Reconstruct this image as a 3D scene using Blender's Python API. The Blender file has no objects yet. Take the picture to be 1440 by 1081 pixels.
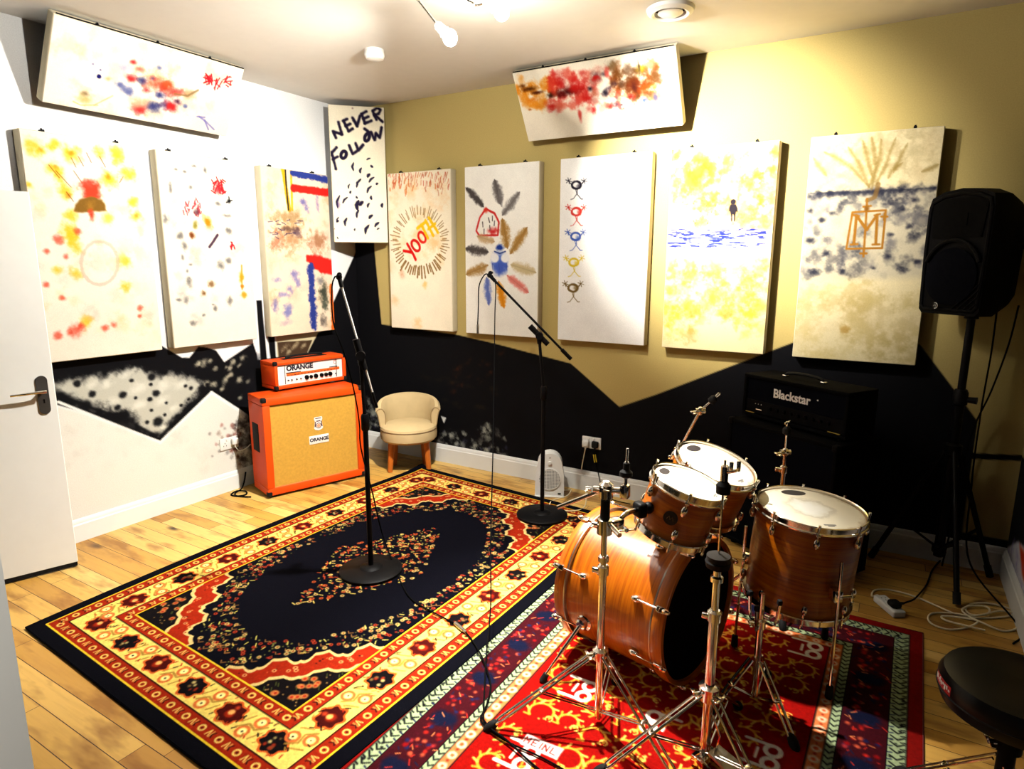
import bpy, bmesh, math, random
import numpy as np
from mathutils import Vector, Matrix
random.seed(7); RNG = np.random.default_rng(11)
SC = bpy.context.scene; COL = SC.collection
PI = math.pi
# ------------------------------------------------------------------ camera calibration (metres, room corner at the origin)
CAM = np.array([4.03466, -4.10982, 1.64547]); YAW, PITCH, ROLL, FPX = math.radians(-30.88725), math.radians(10.88425), math.radians(0.26251), 895.406
ROOM_H, ROOM_W, ROOM_D = 2.875, 4.68, 3.81
def _rot():
    f = np.array([math.sin(YAW)*math.cos(PITCH), math.cos(YAW)*math.cos(PITCH), -math.sin(PITCH)])
    r = np.cross(f, [0, 0, 1.]); r /= np.linalg.norm(r); u = np.cross(r, f)
    c, s = math.cos(ROLL), math.sin(ROLL)
    return np.array([c*r+s*u, -s*r+c*u, f])
RC = _rot()
def ray(x, y): return np.array([(x-720)/FPX, -(y-540.5)/FPX, 1.]) @ RC
def onplane(x, y, o, n):
    """the point of the plane (o, n) seen at a photograph pixel"""
    d = ray(x, y); n = np.asarray(n, float)
    return CAM + d*(((np.asarray(o, float)-CAM) @ n)/(d @ n))
def V(*a): return Vector(a[0] if len(a) == 1 else a)
# ------------------------------------------------------------------ colours and materials
def lin(c):
    return tuple(((v/255)/12.92 if v/255 <= .04045 else ((v/255+.055)/1.055)**2.4) for v in c[:3])
def lin4(c): return lin(c)+(1.,)
class NT:
    def __init__(s, name):
        s.m = bpy.data.materials.new(name); s.m.use_nodes = True; s.t = s.m.node_tree
        s.b = s.t.nodes['Principled BSDF']
    def n(s, typ, props=None, **ins):
        k = s.t.nodes.new('ShaderNode'+typ)
        for a, v in (props or {}).items(): setattr(k, a, v)
        for a, v in ins.items():
            a = int(a[1:]) if a[0] == '_' else a.replace('__', ' ')
            s.set(k.inputs[a], v)
        return k
    def set(s, sock, v):
        if isinstance(v, bpy.types.NodeSocket): s.t.links.new(v, sock)
        elif isinstance(v, bpy.types.Node): s.t.links.new(v.outputs[0], sock)
        else: sock.default_value = v
    def math(s, op, a, b=0., c=0.): return s.n('Math', {'operation': op}, _0=a, _1=b, _2=c).outputs[0]
    def coord(s, which='Object', scale=(1, 1, 1)):
        tc = s.n('TexCoord')
        return s.n('Mapping', None, Vector=tc.outputs[which], Scale=scale).outputs[0]
    def noise(s, vec, scale=5., detail=3., rough=.55): return s.n('TexNoise', None, Vector=vec, Scale=scale, Detail=detail, Roughness=rough).outputs[0]
    def ramp(s, fac, stops):
        r = s.n('ValToRGB', None, Fac=fac); e = r.color_ramp.elements
        while len(e) < len(stops): e.new(.5)
        for k, (p, c) in zip(e, stops): k.position = p; k.color = lin4(c)
        return r.outputs[0]
    def mix(s, fac, a, b, mode='MIX'):
        k = s.n('Mix', {'data_type': 'RGBA', 'blend_type': mode}); s.set(k.inputs[0], fac); s.set(k.inputs[6], a); s.set(k.inputs[7], b)
        return k.outputs[2]
    def bump(s, h, strength=.2, dist=.002):
        s.set(s.b.inputs['Normal'], s.n('Bump', None, Height=h, Strength=strength, Distance=dist).outputs[0])
    def fin(s, col=None, rough=.5, metal=0., spec=.5):
        if col is not None: s.set(s.b.inputs['Base Color'], col)
        s.set(s.b.inputs['Roughness'], rough); s.set(s.b.inputs['Metallic'], metal); s.set(s.b.inputs['Specular IOR Level'], spec)
        return s.m
def plain(name, c, rough=.5, metal=0., spec=.5, var=.12, scale=14., bump=0.):
    """a solid colour broken up by a little noise"""
    t = NT(name); v = t.noise(t.coord(), scale, 3.)
    col = t.mix(v, tuple(x*(1-var) for x in lin(c))+(1,), tuple(min(1, x*(1+var)) for x in lin(c))+(1,))
    if bump: t.bump(t.noise(t.coord(), scale*12, 2.), bump)
    return t.fin(col, rough, metal, spec)
def painted(name, rough=.9, spec=.2, weave=0., fuzz=0., dist=.001):
    """colour comes from the pattern stored on the mesh, with a fine cloth or wall grain"""
    t = NT(name); a = t.n('VertexColor', {'layer_name': 'Col'})
    g = t.noise(t.coord(), 160 if fuzz == 0 else 260, 3.)
    col = t.mix(.35, a.outputs[0], t.mix(1., a.outputs[0], t.n('Mix', {'data_type': 'RGBA'}, _0=g, _6=(.55, .55, .55, 1), _7=(1.35, 1.35, 1.35, 1)).outputs[2], 'MULTIPLY'))
    t.bump(g, max(weave, fuzz), dist)
    return t.fin(col, rough, 0., spec)
def emit(name, c, s):
    t = NT(name); t.b.inputs['Emission Color'].default_value = lin4(c); t.b.inputs['Emission Strength'].default_value = s
    return t.fin(lin4(c), .4)
# ------------------------------------------------------------------ mesh building
def frame(n):
    n = V(n).normalized(); h = Vector((0, 0, 1)) if abs(n.z) < .9 else Vector((1, 0, 0))
    a = h.cross(n).normalized(); return a, n.cross(a), n
def smooth_path(pts, k=6, closed=False):
    P = [V(p) for p in pts]; n = len(P); out = []
    for i in range(n if closed else n-1):
        g = (lambda j: P[j % n]) if closed else (lambda j: P[min(max(j, 0), n-1)])
        p0, p1, p2, p3 = g(i-1), g(i), g(i+1), g(i+2)
        for j in range(k):
            t = j/k
            out.append(.5*((2*p1)+(p2-p0)*t+(2*p0-5*p1+4*p2-p3)*t*t+(3*p1-p0-3*p2+p3)*t**3))
    if not closed: out.append(P[-1])
    return out
class MB:
    def __init__(s): s.v = []; s.f = []
    def add(s, vs, fs):
        b = len(s.v); s.v += [V(p) for p in vs]; s.f += [tuple(b+i for i in f) for f in fs]; return s
    def box(s, c, size, axes=None, bev=0., seg=2):
        bm = bmesh.new(); bmesh.ops.create_cube(bm, size=1.)
        for v in bm.verts: v.co = Vector((v.co.x*size[0], v.co.y*size[1], v.co.z*size[2]))
        if bev: bmesh.ops.bevel(bm, geom=list(bm.edges), offset=bev, segments=seg, affect='EDGES', profile=.5)
        bm.verts.index_update(); X, Y, Z = [V(a) for a in axes] if axes else (Vector((1, 0, 0)), Vector((0, 1, 0)), Vector((0, 0, 1)))
        s.add([V(c)+X*v.co.x+Y*v.co.y+Z*v.co.z for v in bm.verts], [[v.index for v in f.verts] for f in bm.faces]); bm.free(); return s
    def lathe(s, prof, o=(0, 0, 0), n=(0, 0, 1), seg=32, arc=None):
        a, b, n = frame(n); o = V(o); vs = []; fs = []; m = seg if arc is None else seg+1
        for r, h in prof:
            for i in range(m):
                t = 2*PI*i/seg if arc is None else arc[0]+(arc[1]-arc[0])*i/seg
                vs.append(o+n*h+a*(r*math.cos(t))+b*(r*math.sin(t)))
        for k in range(len(prof)-1):
            for i in range(m if arc is None else seg):
                j = (i+1) % m; fs.append((k*m+i, k*m+j, (k+1)*m+j, (k+1)*m+i))
        if arc is None:
            if prof[0][0] > 1e-6: fs.append(tuple(range(m-1, -1, -1)))
            if prof[-1][0] > 1e-6: fs.append(tuple((len(prof)-1)*m+i for i in range(m)))
        return s.add(vs, fs)
    def ring(s, prof, o=(0, 0, 0), n=(0, 0, 1), seg=48):
        """a closed profile swept round an axis"""
        a, b, n = frame(n); o = V(o); m = len(prof); vs = []; fs = []
        for i in range(seg):
            t = 2*PI*i/seg
            for r, h in prof: vs.append(o+n*h+a*(r*math.cos(t))+b*(r*math.sin(t)))
        for i in range(seg):
            for k in range(m): fs.append((i*m+k, ((i+1) % seg)*m+k, ((i+1) % seg)*m+(k+1) % m, i*m+(k+1) % m))
        return s.add(vs, fs)
    def cyl(s, p0, p1, r, r1=None, seg=14):
        p0, p1 = V(p0), V(p1); L = (p1-p0).length; r1 = r if r1 is None else r1
        return s.lathe([(r, 0), (r1, L)], p0, p1-p0, seg)
    def ball(s, c, r, sx=(1, 1, 1), axes=None, seg=16):
        X, Y, Z = [V(a) for a in axes] if axes else (Vector((1, 0, 0)), Vector((0, 1, 0)), Vector((0, 0, 1)))
        vs = []; fs = []; R = seg//2
        for k in range(1, R):
            for i in range(seg):
                p, t = PI*k/R, 2*PI*i/seg
                vs.append(V(c)+X*(r*sx[0]*math.sin(p)*math.cos(t))+Y*(r*sx[1]*math.sin(p)*math.sin(t))+Z*(r*sx[2]*math.cos(p)))
        vs += [V(c)+Z*(r*sx[2]), V(c)-Z*(r*sx[2])]; T = (R-1)*seg
        for k in range(R-2):
            for i in range(seg): fs.append((k*seg+i, (k+1)*seg+i, (k+1)*seg+(i+1) % seg, k*seg+(i+1) % seg))
        for i in range(seg): fs += [(T, i, (i+1) % seg), (T+1, (R-2)*seg+(i+1) % seg, (R-2)*seg+i)]
        return s.add(vs, fs)
    def tube(s, pts, r, seg=8, closed=False, k=0):
        P = smooth_path(pts, k, closed) if k else [V(p) for p in pts]
        n = len(P); vs = []; fs = []; up = None
        for i, p in enumerate(P):
            t = (P[(i+1) % n]-P[i-1]) if closed else (P[min(i+1, n-1)]-P[max(i-1, 0)])
            if t.length < 1e-9: t = Vector((0, 0, 1))
            t.normalize()
            if up is None: up = frame(t)[0]
            up = up-t*up.dot(t)
            if up.length < 1e-6: up = frame(t)[0]
            up.normalize(); w = t.cross(up); rr = float(np.interp(i/max(1, n-1)*(len(r)-1), range(len(r)), r)) if isinstance(r, (list, tuple)) else r
            for j in range(seg): vs.append(p+up*(rr*math.cos(2*PI*j/seg))+w*(rr*math.sin(2*PI*j/seg)))
        for i in range(n if closed else n-1):
            for j in range(seg): fs.append((i*seg+j, i*seg+(j+1) % seg, ((i+1) % n)*seg+(j+1) % seg, ((i+1) % n)*seg+j))
        if not closed: fs += [tuple(range(seg-1, -1, -1)), tuple((n-1)*seg+j for j in range(seg))]
        return s.add(vs, fs)
    def prism(s, poly, o, x, y, n, h):
        """polygon (2-D) in the plane o,x,y pushed out by h along n"""
        x, y, n, o = V(x), V(y), V(n), V(o); m = len(poly)
        b = [o+x*p[0]+y*p[1] for p in poly]; s.add(b+[q+n*h for q in b], [tuple(range(m-1, -1, -1)), tuple(range(m, 2*m))]+[(i, (i+1) % m, m+(i+1) % m, m+i) for i in range(m)]); return s
    def text(s, body, o, x, y, size, h=.002, bold=0., align='CENTER', sx=1.):
        cu = bpy.data.curves.new('lettering', 'FONT'); cu.body = body; cu.size = size; cu.align_x = align; cu.align_y = 'CENTER'
        cu.extrude = h/2; cu.offset = bold; cu.resolution_u = 3
        ob = bpy.data.objects.new('lettering', cu); COL.objects.link(ob); dg = bpy.context.evaluated_depsgraph_get()
        me = bpy.data.meshes.new_from_object(ob.evaluated_get(dg)); x, y, o = V(x), V(y), V(o); n = x.cross(y)
        s.add([o+x*(v.co.x*sx)+y*v.co.y+n*(v.co.z+h/2) for v in me.vertices], [tuple(p.vertices) for p in me.polygons])
        bpy.data.objects.remove(ob); bpy.data.curves.remove(cu); bpy.data.meshes.remove(me); return s
WL = {}
def link(o, parent=None):
    COL.objects.link(o)
    if parent is not None: o.parent = parent
    return o
def tag(o, label=None, cat=None, group=None, kind=None):
    if label: o['label'] = label
    if cat: o['category'] = cat
    if group: o['group'] = group
    if kind: o['kind'] = kind
    return o
def empty(name, loc, label, cat, group=None, rot=None):
    o = bpy.data.objects.new(name, None); o.empty_display_size = .05; o.location = loc; link(o); WL[o] = V(loc)
    if rot is not None: o.rotation_euler = rot.to_euler(); WL[o] = None
    return tag(o, label, cat, group)
def build(name, mb, m, parent=None, ang=32, base=None, local=False):
    """ONE mesh object; vertices are given in room coordinates unless local"""
    off = Vector((0, 0, 0))
    if parent is not None and not local and WL.get(parent) is not None: off = WL[parent]
    if parent is None and base is not None: off = V(base)
    me = bpy.data.meshes.new(name); me.from_pydata([tuple(v-off) for v in mb.v], [], mb.f); me.materials.append(m)
    bm = bmesh.new(); bm.from_mesh(me); bmesh.ops.recalc_face_normals(bm, faces=list(bm.faces)); bm.to_mesh(me); bm.free()
    me.polygons.foreach_set('use_smooth', [True]*len(me.polygons)); me.set_sharp_from_angle(angle=math.radians(ang))
    o = bpy.data.objects.new(name, me); link(o, parent); WL[o] = off if parent is None else WL.get(parent)
    if parent is None: o.location = off
    return o
def gridmesh(name, m, O, r, d, ra, parent=None, nudge=0., loc=None):
    """a flat sheet whose corner colours carry the painted pattern of a Raster"""
    O, r, d = [np.asarray(q, float) for q in (O, r, d)]; h, w = ra.c.shape[:2]; n = np.cross(d, r)
    uu = np.linspace(0, ra.W, w); vv = np.linspace(0, ra.H, h); off = np.array(loc if loc is not None else (WL[parent] if parent is not None and WL.get(parent) is not None else (0, 0, 0)), float)
    if ra.map is None: P = O+n*nudge-off+uu[None, :, None]*r+vv[:, None, None]*d
    else: P = ra.map(uu[None, :]/ra.W, vv[:, None]/ra.H)-off
    idx = np.arange(w*h).reshape(h, w); q = np.stack([idx[:-1, :-1], idx[1:, :-1], idx[1:, 1:], idx[:-1, 1:]], -1).reshape(-1, 4)
    me = bpy.data.meshes.new(name); me.vertices.add(w*h); me.vertices.foreach_set('co', P.reshape(-1).astype('f'))
    me.loops.add(q.size); me.loops.foreach_set('vertex_index', q.reshape(-1).astype('i'))
    me.polygons.add(len(q)); me.polygons.foreach_set('loop_start', np.arange(0, q.size, 4, dtype='i'))
    me.update(calc_edges=True); a = me.color_attributes.new('Col', 'FLOAT_COLOR', 'POINT')
    c = np.ones((h*w, 4), 'f'); s = np.clip(ra.c.reshape(-1, 3), 0, 1); c[:, :3] = np.where(s <= .04045, s/12.92, ((s+.055)/1.055)**2.4)
    a.data.foreach_set('color', c.reshape(-1)); me.materials.append(m); me.validate()
    o = bpy.data.objects.new(name, me); link(o, parent); WL[o] = V(*off)
    if parent is None and loc is not None: o.location = loc
    return o
# ------------------------------------------------------------------ procedural painting on sheets
def fbm(h, w, cell, octs=3, seed=0):
    g = np.random.default_rng(seed); out = np.zeros((h, w)); amp = 1.; tot = 0.
    for _ in range(octs):
        gh, gw = int(h/cell)+3, int(w/cell)+3; z = g.random((gh, gw)); y = np.arange(h)/cell; x = np.arange(w)/cell
        yi, xi = y.astype(int), x.astype(int); fy, fx = (y-yi)[:, None], (x-xi)[None, :]; fy = fy*fy*(3-2*fy); fx = fx*fx*(3-2*fx)
        A = z[yi][:, xi]; B = z[yi][:, xi+1]; C = z[yi+1][:, xi]; D = z[yi+1][:, xi+1]
        out += amp*((A*(1-fx)+B*fx)*(1-fy)+(C*(1-fx)+D*fx)*fy); tot += amp; amp *= .55; cell = max(cell/2.1, 1.)
    return out/tot
def sstep(a, b, x): t = np.clip((x-a)/(b-a), 0, 1); return t*t*(3-2*t)
class Raster:
    def __init__(s, W, H, res, bg, seed=1):
        s.W, s.H, s.res = W, H, res; w, h = int(round(W/res))+1, int(round(H/res))+1
        s.c = np.empty((h, w, 3)); s.c[:] = np.array(bg)/255.; s.X, s.Y = np.meshgrid(np.linspace(0, W, w), np.linspace(0, H, h))
        s.n1 = fbm(h, w, .03/res, 3, seed)-.5; s.n2 = fbm(h, w, .12/res, 4, seed+50)-.5; s.n3 = fbm(h, w, .009/res, 2, seed+90)-.5
        s.gain = s.deep = 1.; s.map = None; s.pl = None; s.cr = (0, 0, 1)
    def plane(s, O, r, d): s.pl = [np.asarray(q, float) for q in (O, r, d)]; return s
    def crop(s, ox, oy, k): s.cr = (ox, oy, k); return s
    def p(s, q):
        if s.pl is None: return q
        O, r, d = s.pl; w = onplane(s.cr[0]+q[0]/s.cr[2], s.cr[1]+q[1]/s.cr[2], O, np.cross(d, r))-O
        return (w @ r, w @ d)
    def sc(s, q):
        if s.pl is None: return 1.
        a, b, c = s.p(q), s.p((q[0]+10, q[1])), s.p((q[0], q[1]+10))
        return (math.dist(a, b)+math.dist(a, c))/20
    def win(s, x0, x1, y0, y1):
        h, w = s.c.shape[:2]; i0, i1 = max(0, int(x0/s.res)), min(w, int(x1/s.res)+2); j0, j1 = max(0, int(y0/s.res)), min(h, int(y1/s.res)+2)
        return (slice(j0, max(j0, j1)), slice(i0, max(i0, i1)))
    def lay(s, w, a, col):
        a = np.clip(a*s.gain, 0, 1)[..., None]; s.c[w] = s.c[w]*(1-a)+(np.array(col)/255.)**s.deep*a
    def blob(s, x, y, r, col, a=.7, ry=None, soft=.8, n=1., ang=0.):
        soft = min(1., soft*1.15)
        k = s.sc((x, y)); u, v = s.p((x, y)); rx = r*k; ry = (ry or r)*k; m = max(rx, ry)*1.7
        w = s.win(u-m, u+m, v-m, v+m); X, Y = s.X[w]-u, s.Y[w]-v
        if X.size == 0: return s
        ca, sa = math.cos(ang), math.sin(ang); X, Y = X*ca+Y*sa, -X*sa+Y*ca
        d = np.sqrt((X/rx)**2+(Y/ry)**2)+n*(s.n1[w]*.95+s.n3[w]*.22)
        s.lay(w, a*(1-sstep(1-soft, 1.2, d)), col); return s
    def stroke(s, pts, wd, col, a=.9, soft=.4, n=.5, closed=False, taper=False):
        k = s.sc(pts[0]); P = [s.p(q) for q in pts]; P = P+[P[0]] if closed else P; hw = wd*k/2; m = hw*1.8+.004
        xs, ys = [q[0] for q in P], [q[1] for q in P]; w = s.win(min(xs)-m, max(xs)+m, min(ys)-m, max(ys)+m); X, Y = s.X[w], s.Y[w]
        if X.size == 0: return s
        D = np.full(X.shape, 9.); nseg = len(P)-1
        for i in range(nseg):
            (x0, y0), (x1, y1) = P[i], P[i+1]; dx, dy = x1-x0, y1-y0; L = dx*dx+dy*dy+1e-12
            t = np.clip(((X-x0)*dx+(Y-y0)*dy)/L, 0, 1); h = hw
            if taper: g = (i+t)/nseg; h = hw*np.sqrt(np.clip(4*g*(1-g), .02, 1))
            D = np.minimum(D, np.hypot(X-x0-t*dx, Y-y0-t*dy)/h)
        e = s.res*.5/hw; D = D+n*(s.n1[w]*.7+s.n3[w]*.35)
        s.lay(w, a*(1-sstep(1-soft-e, 1+e, D)), col); return s
    def poly(s, pts, col, a=1., soft=0., n=0., raw=False):
        P = pts if raw else [s.p(q) for q in pts]; xs, ys = [q[0] for q in P], [q[1] for q in P]; m = .02+soft
        w = s.win(min(xs)-m, max(xs)+m, min(ys)-m, max(ys)+m); X, Y = s.X[w], s.Y[w]
        if X.size == 0: return s
        D = np.full(X.shape, 9.); ins = np.zeros(X.shape, bool); N = len(P)
        for i in range(N):
            (x0, y0), (x1, y1) = P[i], P[(i+1) % N]; dx, dy = x1-x0, y1-y0
            t = np.clip(((X-x0)*dx+(Y-y0)*dy)/(dx*dx+dy*dy+1e-12), 0, 1); D = np.minimum(D, np.hypot(X-x0-t*dx, Y-y0-t*dy))
            if abs(dy) > 1e-9: ins ^= ((y0 > Y) != (y1 > Y)) & (X < x0+dx*(Y-y0)/dy)
        sd = np.where(ins, -D, D)+n*(s.n1[w]*.7+s.n2[w])*.1; e = max(soft, s.res*.6)
        s.lay(w, a*(1-sstep(-e, e, sd)), col); return s
    def ell(s, x, y, rx, ry, wd, col, a=.9, ang=0., arc=(0, 2*PI), n=.3, soft=.3):
        ca, sa = math.cos(ang), math.sin(ang); N = 20
        pts = [(x+rx*math.cos(t)*ca-ry*math.sin(t)*sa, y+rx*math.cos(t)*sa+ry*math.sin(t)*ca) for t in [arc[0]+(arc[1]-arc[0])*i/N for i in range(N+1)]]
        return s.stroke(pts, wd, col, a, soft, n)
# ------------------------------------------------------------------ shared materials
M = {}
M['white'] = plain('white_gloss', (236, 236, 232), .35, var=.03)
M['ceil'] = plain('ceiling_paint', (232, 228, 220), .9, spec=.1, var=.03)
M['chrome'] = plain('chrome', (225, 222, 215), .13, 1., var=.03)
M['steel'] = plain('brushed_steel', (170, 166, 160), .3, 1., var=.05)
M['black'] = plain('black_powder_coat', (5, 5, 7), .5, spec=.10, var=.2)
M['rubber'] = plain('black_rubber', (10, 10, 11), .75, spec=.2)
M['tolex'] = plain('black_vinyl', (3, 3, 4), .8, spec=.04, bump=.25)
M['cloth_black'] = plain('black_grille_cloth', (5, 6, 12), .9, spec=.03, bump=.3, scale=30)
M['plastic_black'] = plain('black_plastic', (4, 4, 6), .65, spec=.05, bump=.1)
M['plastic_white'] = plain('white_plastic', (238, 236, 230), .4, var=.03)
M['canvas'] = plain('unbleached_canvas', (226, 212, 180), .95, spec=.1, var=.06, scale=20, bump=.15)
M['paint'] = painted('painted_canvas', .95, .1, weave=.12)
M['mural'] = painted('mural_paint', .85, .12, weave=.05)
M['carpet'] = painted('woven_pile', 1., .04, fuzz=.5, dist=.002)
M['orange'] = plain('orange_vinyl', (226, 74, 8), .5, spec=.25, var=.06, bump=.2)
M['cream_cloth'] = plain('woven_basket_cloth', (196, 150, 62), .9, spec=.1, var=.22, scale=60, bump=.5)
M['ink'] = plain('navy_ink', (14, 14, 34), .5)
M['bone'] = plain('off_white_panel', (235, 230, 222), .4, var=.03)
M['brown'] = plain('dark_shadow_felt', (30, 24, 18), .9)
# ------------------------------------------------------------------ floor
def floor_mat():
    t = NT('oak_planks'); x, y, z = [t.n('SeparateXYZ', None, Vector=t.coord()).outputs[i] for i in range(3)]
    w, L = .094, 1.15
    row = t.math('FLOOR', t.math('DIVIDE', y, w)); wn = t.n('TexWhiteNoise', {'noise_dimensions': '1D'}, W=row).outputs[0]
    xs = t.math('ADD', x, t.math('MULTIPLY', wn, 3.7)); col = t.math('FLOOR', t.math('DIVIDE', xs, L))
    idv = t.n('CombineXYZ', None, X=row, Y=col).outputs[0]; pid = t.n('TexWhiteNoise', {'noise_dimensions': '3D'}, Vector=idv).outputs[0]
    gv = t.n('CombineXYZ', None, X=t.math('ADD', t.math('MULTIPLY', x, 1.6), t.math('MULTIPLY', pid, 31.)), Y=t.math('MULTIPLY', y, 22.), Z=t.math('MULTIPLY', pid, 9.)).outputs[0]
    g = t.noise(gv, 2.2, 4., .6); blot = t.noise(t.n('CombineXYZ', None, X=t.math('MULTIPLY', xs, 2.2), Y=t.math('MULTIPLY', y, 7.), Z=pid).outputs[0], 1.6, 3.)
    base = t.ramp(pid, [(0., (178, 126, 52)), (.3, (208, 158, 74)), (.7, (222, 176, 92)), (1., (230, 192, 114))])
    c = t.mix(t.ramp(g, [(.48, (0, 0, 0)), (.85, (150, 150, 150))]), base, lin4((150, 92, 36)))
    c = t.mix(t.ramp(blot, [(.50, (0, 0, 0)), (.68, (215, 215, 215))]), c, lin4((128, 74, 24)))
    kv = t.n('CombineXYZ', None, X=t.math('MULTIPLY', xs, 2.1), Y=t.math('MULTIPLY', y, 5.2)).outputs[0]
    vo = t.n('TexVoronoi', None, Vector=kv, Scale=1.05); c = t.mix(t.ramp(vo.outputs[0], [(.05, (255, 255, 255)), (.17, (0, 0, 0))]), c, lin4((46, 22, 8)))
    fy = t.math('FRACT', t.math('DIVIDE', y, w)); fx = t.math('FRACT', t.math('DIVIDE', xs, L))
    jy = t.math('LESS_THAN', t.math('MINIMUM', fy, t.math('SUBTRACT', 1., fy)), .016); jx = t.math('LESS_THAN', fx, .0022)
    j = t.math('MAXIMUM', jy, jx); c = t.mix(j, c, lin4((58, 26, 8)))
    t.bump(t.math('SUBTRACT', t.math('MULTIPLY', g, .25), j), .35, .002)
    return t.fin(c, .42, 0., .35)
bm_ = MB().box((ROOM_W/2, -ROOM_D/2-.45, -.03), (ROOM_W+.3, ROOM_D+1.1, .06)); tag(build('floor', bm_, floor_mat(), base=(0, 0, 0)), kind='structure')
bm_ = MB().box((ROOM_W/2, -ROOM_D/2-.45, ROOM_H+.04), (ROOM_W+.3, ROOM_D+1.1, .08)); tag(build('ceiling', bm_, M['ceil']), kind='structure')
# ------------------------------------------------------------------ walls with their murals
K = (5, 5, 9)     # near-black mural paint
ra = Raster(ROOM_D, ROOM_H, .007, (236, 236, 234), 3); lu = lambda y, z: (y+ROOM_D, ROOM_H-z)
ra.plane((0, -ROOM_D, ROOM_H), (0, 1, 0), (0, 0, -1))
top = [(-2.75, 1.13), (-1.80, 1.13), (-1.755, 1.093), (-1.642, 1.011), (-1.59, 1.004), (-1.519, 1.072), (-1.46, 1.06), (-1.39, 1.031), (-1.334, .94), (-1.087, 1.051), (-1.06, .96), (-1.04, .3)]
low = [(-1.04, .42), (-1.229, .571), (-1.45, .752), (-1.841, .488), (-2.294, .777), (-2.75, 1.02)]
ra.poly([lu(*q) for q in top+low], K, raw=True)
cl = (222, 220, 204); ra.crop(60, 480, 4.8)
ra.poly([(108, 300), (300, 235), (420, 240), (620, 185), (690, 215), (760, 225), (880, 200), (960, 250), (1070, 285), (1000, 400), (890, 520), (830, 612), (690, 585), (540, 470), (330, 420), (115, 335)], cl, .85, .035, .8)
for q in [(430, 290, 60), (560, 215, 60), (640, 320, 90), (820, 300, 80), (930, 290, 60), (800, 400, 70), (880, 450, 50), (810, 575, 30), (650, 430, 70), (470, 410, 70), (330, 290, 60)]: ra.blob(*q, (236, 234, 222), .6, q[2]*.55, 1., .8, -.25)
for q in [(335, 355, 30), (540, 360, 32), (765, 350, 30), (730, 290, 15), (600, 262, 18), (627, 380, 15), (725, 390, 22), (505, 445, 25), (835, 413, 13), (935, 430, 15), (985, 390, 14), (965, 300, 16), (1000, 315, 18), (735, 465, 16), (560, 500, 30), (705, 545, 18), (780, 540, 40), (825, 495, 14), (910, 505, 22), (290, 430, 46), (590, 540, 34), (120, 365, 34), (735, 240, 30), (230, 285, 30)]: ra.blob(*q, K, .92, q[2]*.9, .5, .5)
for a, b in [((250, 420), (560, 530)), ((560, 530), (760, 640)), ((800, 640), (1000, 430)), ((1000, 430), (1135, 330)), ((105, 360), (290, 430))]: ra.stroke([a, b], 34, K, .9, .7, .6)
for q in [(1090, 140, 45), (1050, 150, 35), (1130, 130, 25), (1165, 185, 26), (1290, 135, 32), (1262, 180, 26), (1350, 110, 32), (1330, 160, 22), (1240, 175, 20), (1235, 260, 36), (1330, 255, 34), (1150, 290, 40), (1390, 270, 26), (1210, 320, 22), (1330, 380, 26), (1110, 280, 30), (1270, 225, 28)]: ra.blob(*q, (206, 198, 170), .75, q[2]*.7, .9, 1.1, -.5)
for q in [(1270, 262, 24), (1260, 375, 40), (1300, 410, 34), (1110, 290, 14), (1320, 320, 22)]: ra.blob(*q, K, .95, None, .5, .4)
W = (240, 240, 236)
ra.poly([lu(*q) for q in [(-2.75, 1.0), (-2.294, .765), (-1.841, .475), (-1.45, .735), (-1.229, .555), (-1.04, .40), (-1.04, .05), (-2.75, .05)]], (229, 225, 215), .9, .01, .05, raw=True)
for a, b in [((105, 408), (795, 682)), ((795, 682), (1140, 345)), ((1140, 345), (1345, 478))]: ra.stroke([a, b], 22, W, 1., .15, 0.)
ra.stroke([lu(-1.23, .57), lu(-1.0, .40)], .03, W, 1., .15, 0.) if False else None
for i in range(46): ra.blob(RNG.uniform(130, 1340), RNG.uniform(560, 900), RNG.uniform(20, 70), (206, 200, 190), .14, None, .9, 1.4)
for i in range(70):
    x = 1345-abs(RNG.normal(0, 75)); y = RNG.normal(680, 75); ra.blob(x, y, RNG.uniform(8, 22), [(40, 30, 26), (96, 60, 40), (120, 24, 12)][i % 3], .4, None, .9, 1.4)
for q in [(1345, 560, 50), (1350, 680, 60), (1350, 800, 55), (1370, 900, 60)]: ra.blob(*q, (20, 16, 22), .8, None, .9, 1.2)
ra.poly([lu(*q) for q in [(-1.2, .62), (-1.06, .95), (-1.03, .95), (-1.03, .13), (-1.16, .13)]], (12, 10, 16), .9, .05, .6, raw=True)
# behind and beside the orange amplifier
ra.poly([lu(*q) for q in [(-1.034, 1.361), (-.986, 1.358), (-.974, .9), (-1.03, .9)]], K, raw=True)
ra.poly([lu(*q) for q in [(-.956, 1.12), (-.891, 1.12), (-.892, .9), (-.942, .9)]], K, raw=True)
ra.poly([lu(*q) for q in [(-.88, 1.12), (-.463, 1.12), (-.463, 1.05), (-.60, .90), (-.88, .90)]], (214, 200, 160), raw=True)
ra.poly([lu(*q) for q in [(-.87, 1.035), (-.528, 1.016), (-.587, .92), (-.868, .92)]], (70, 50, 34), raw=True)
for q in [(-.8, .985, .05), (-.7, .99, .05), (-.62, .98, .04), (-.76, .95, .04)]:
    u, v = lu(q[0], q[1]); pl, ra.pl = ra.pl, None; ra.blob(u, v, q[2], (196, 178, 140), .7, q[2]*.5, .9, 1.3, -.5); ra.pl = pl
ra.poly([lu(*q) for q in [(.06, 1.80), (-.02, 1.69), (-.286, 1.30), (-.30, 1.10), (-.463, 1.07), (-.58, .92), (-1.1, .92), (-1.1, .06), (.06, .06)]], K, raw=True)
pl, ra.pl = ra.pl, None
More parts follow.
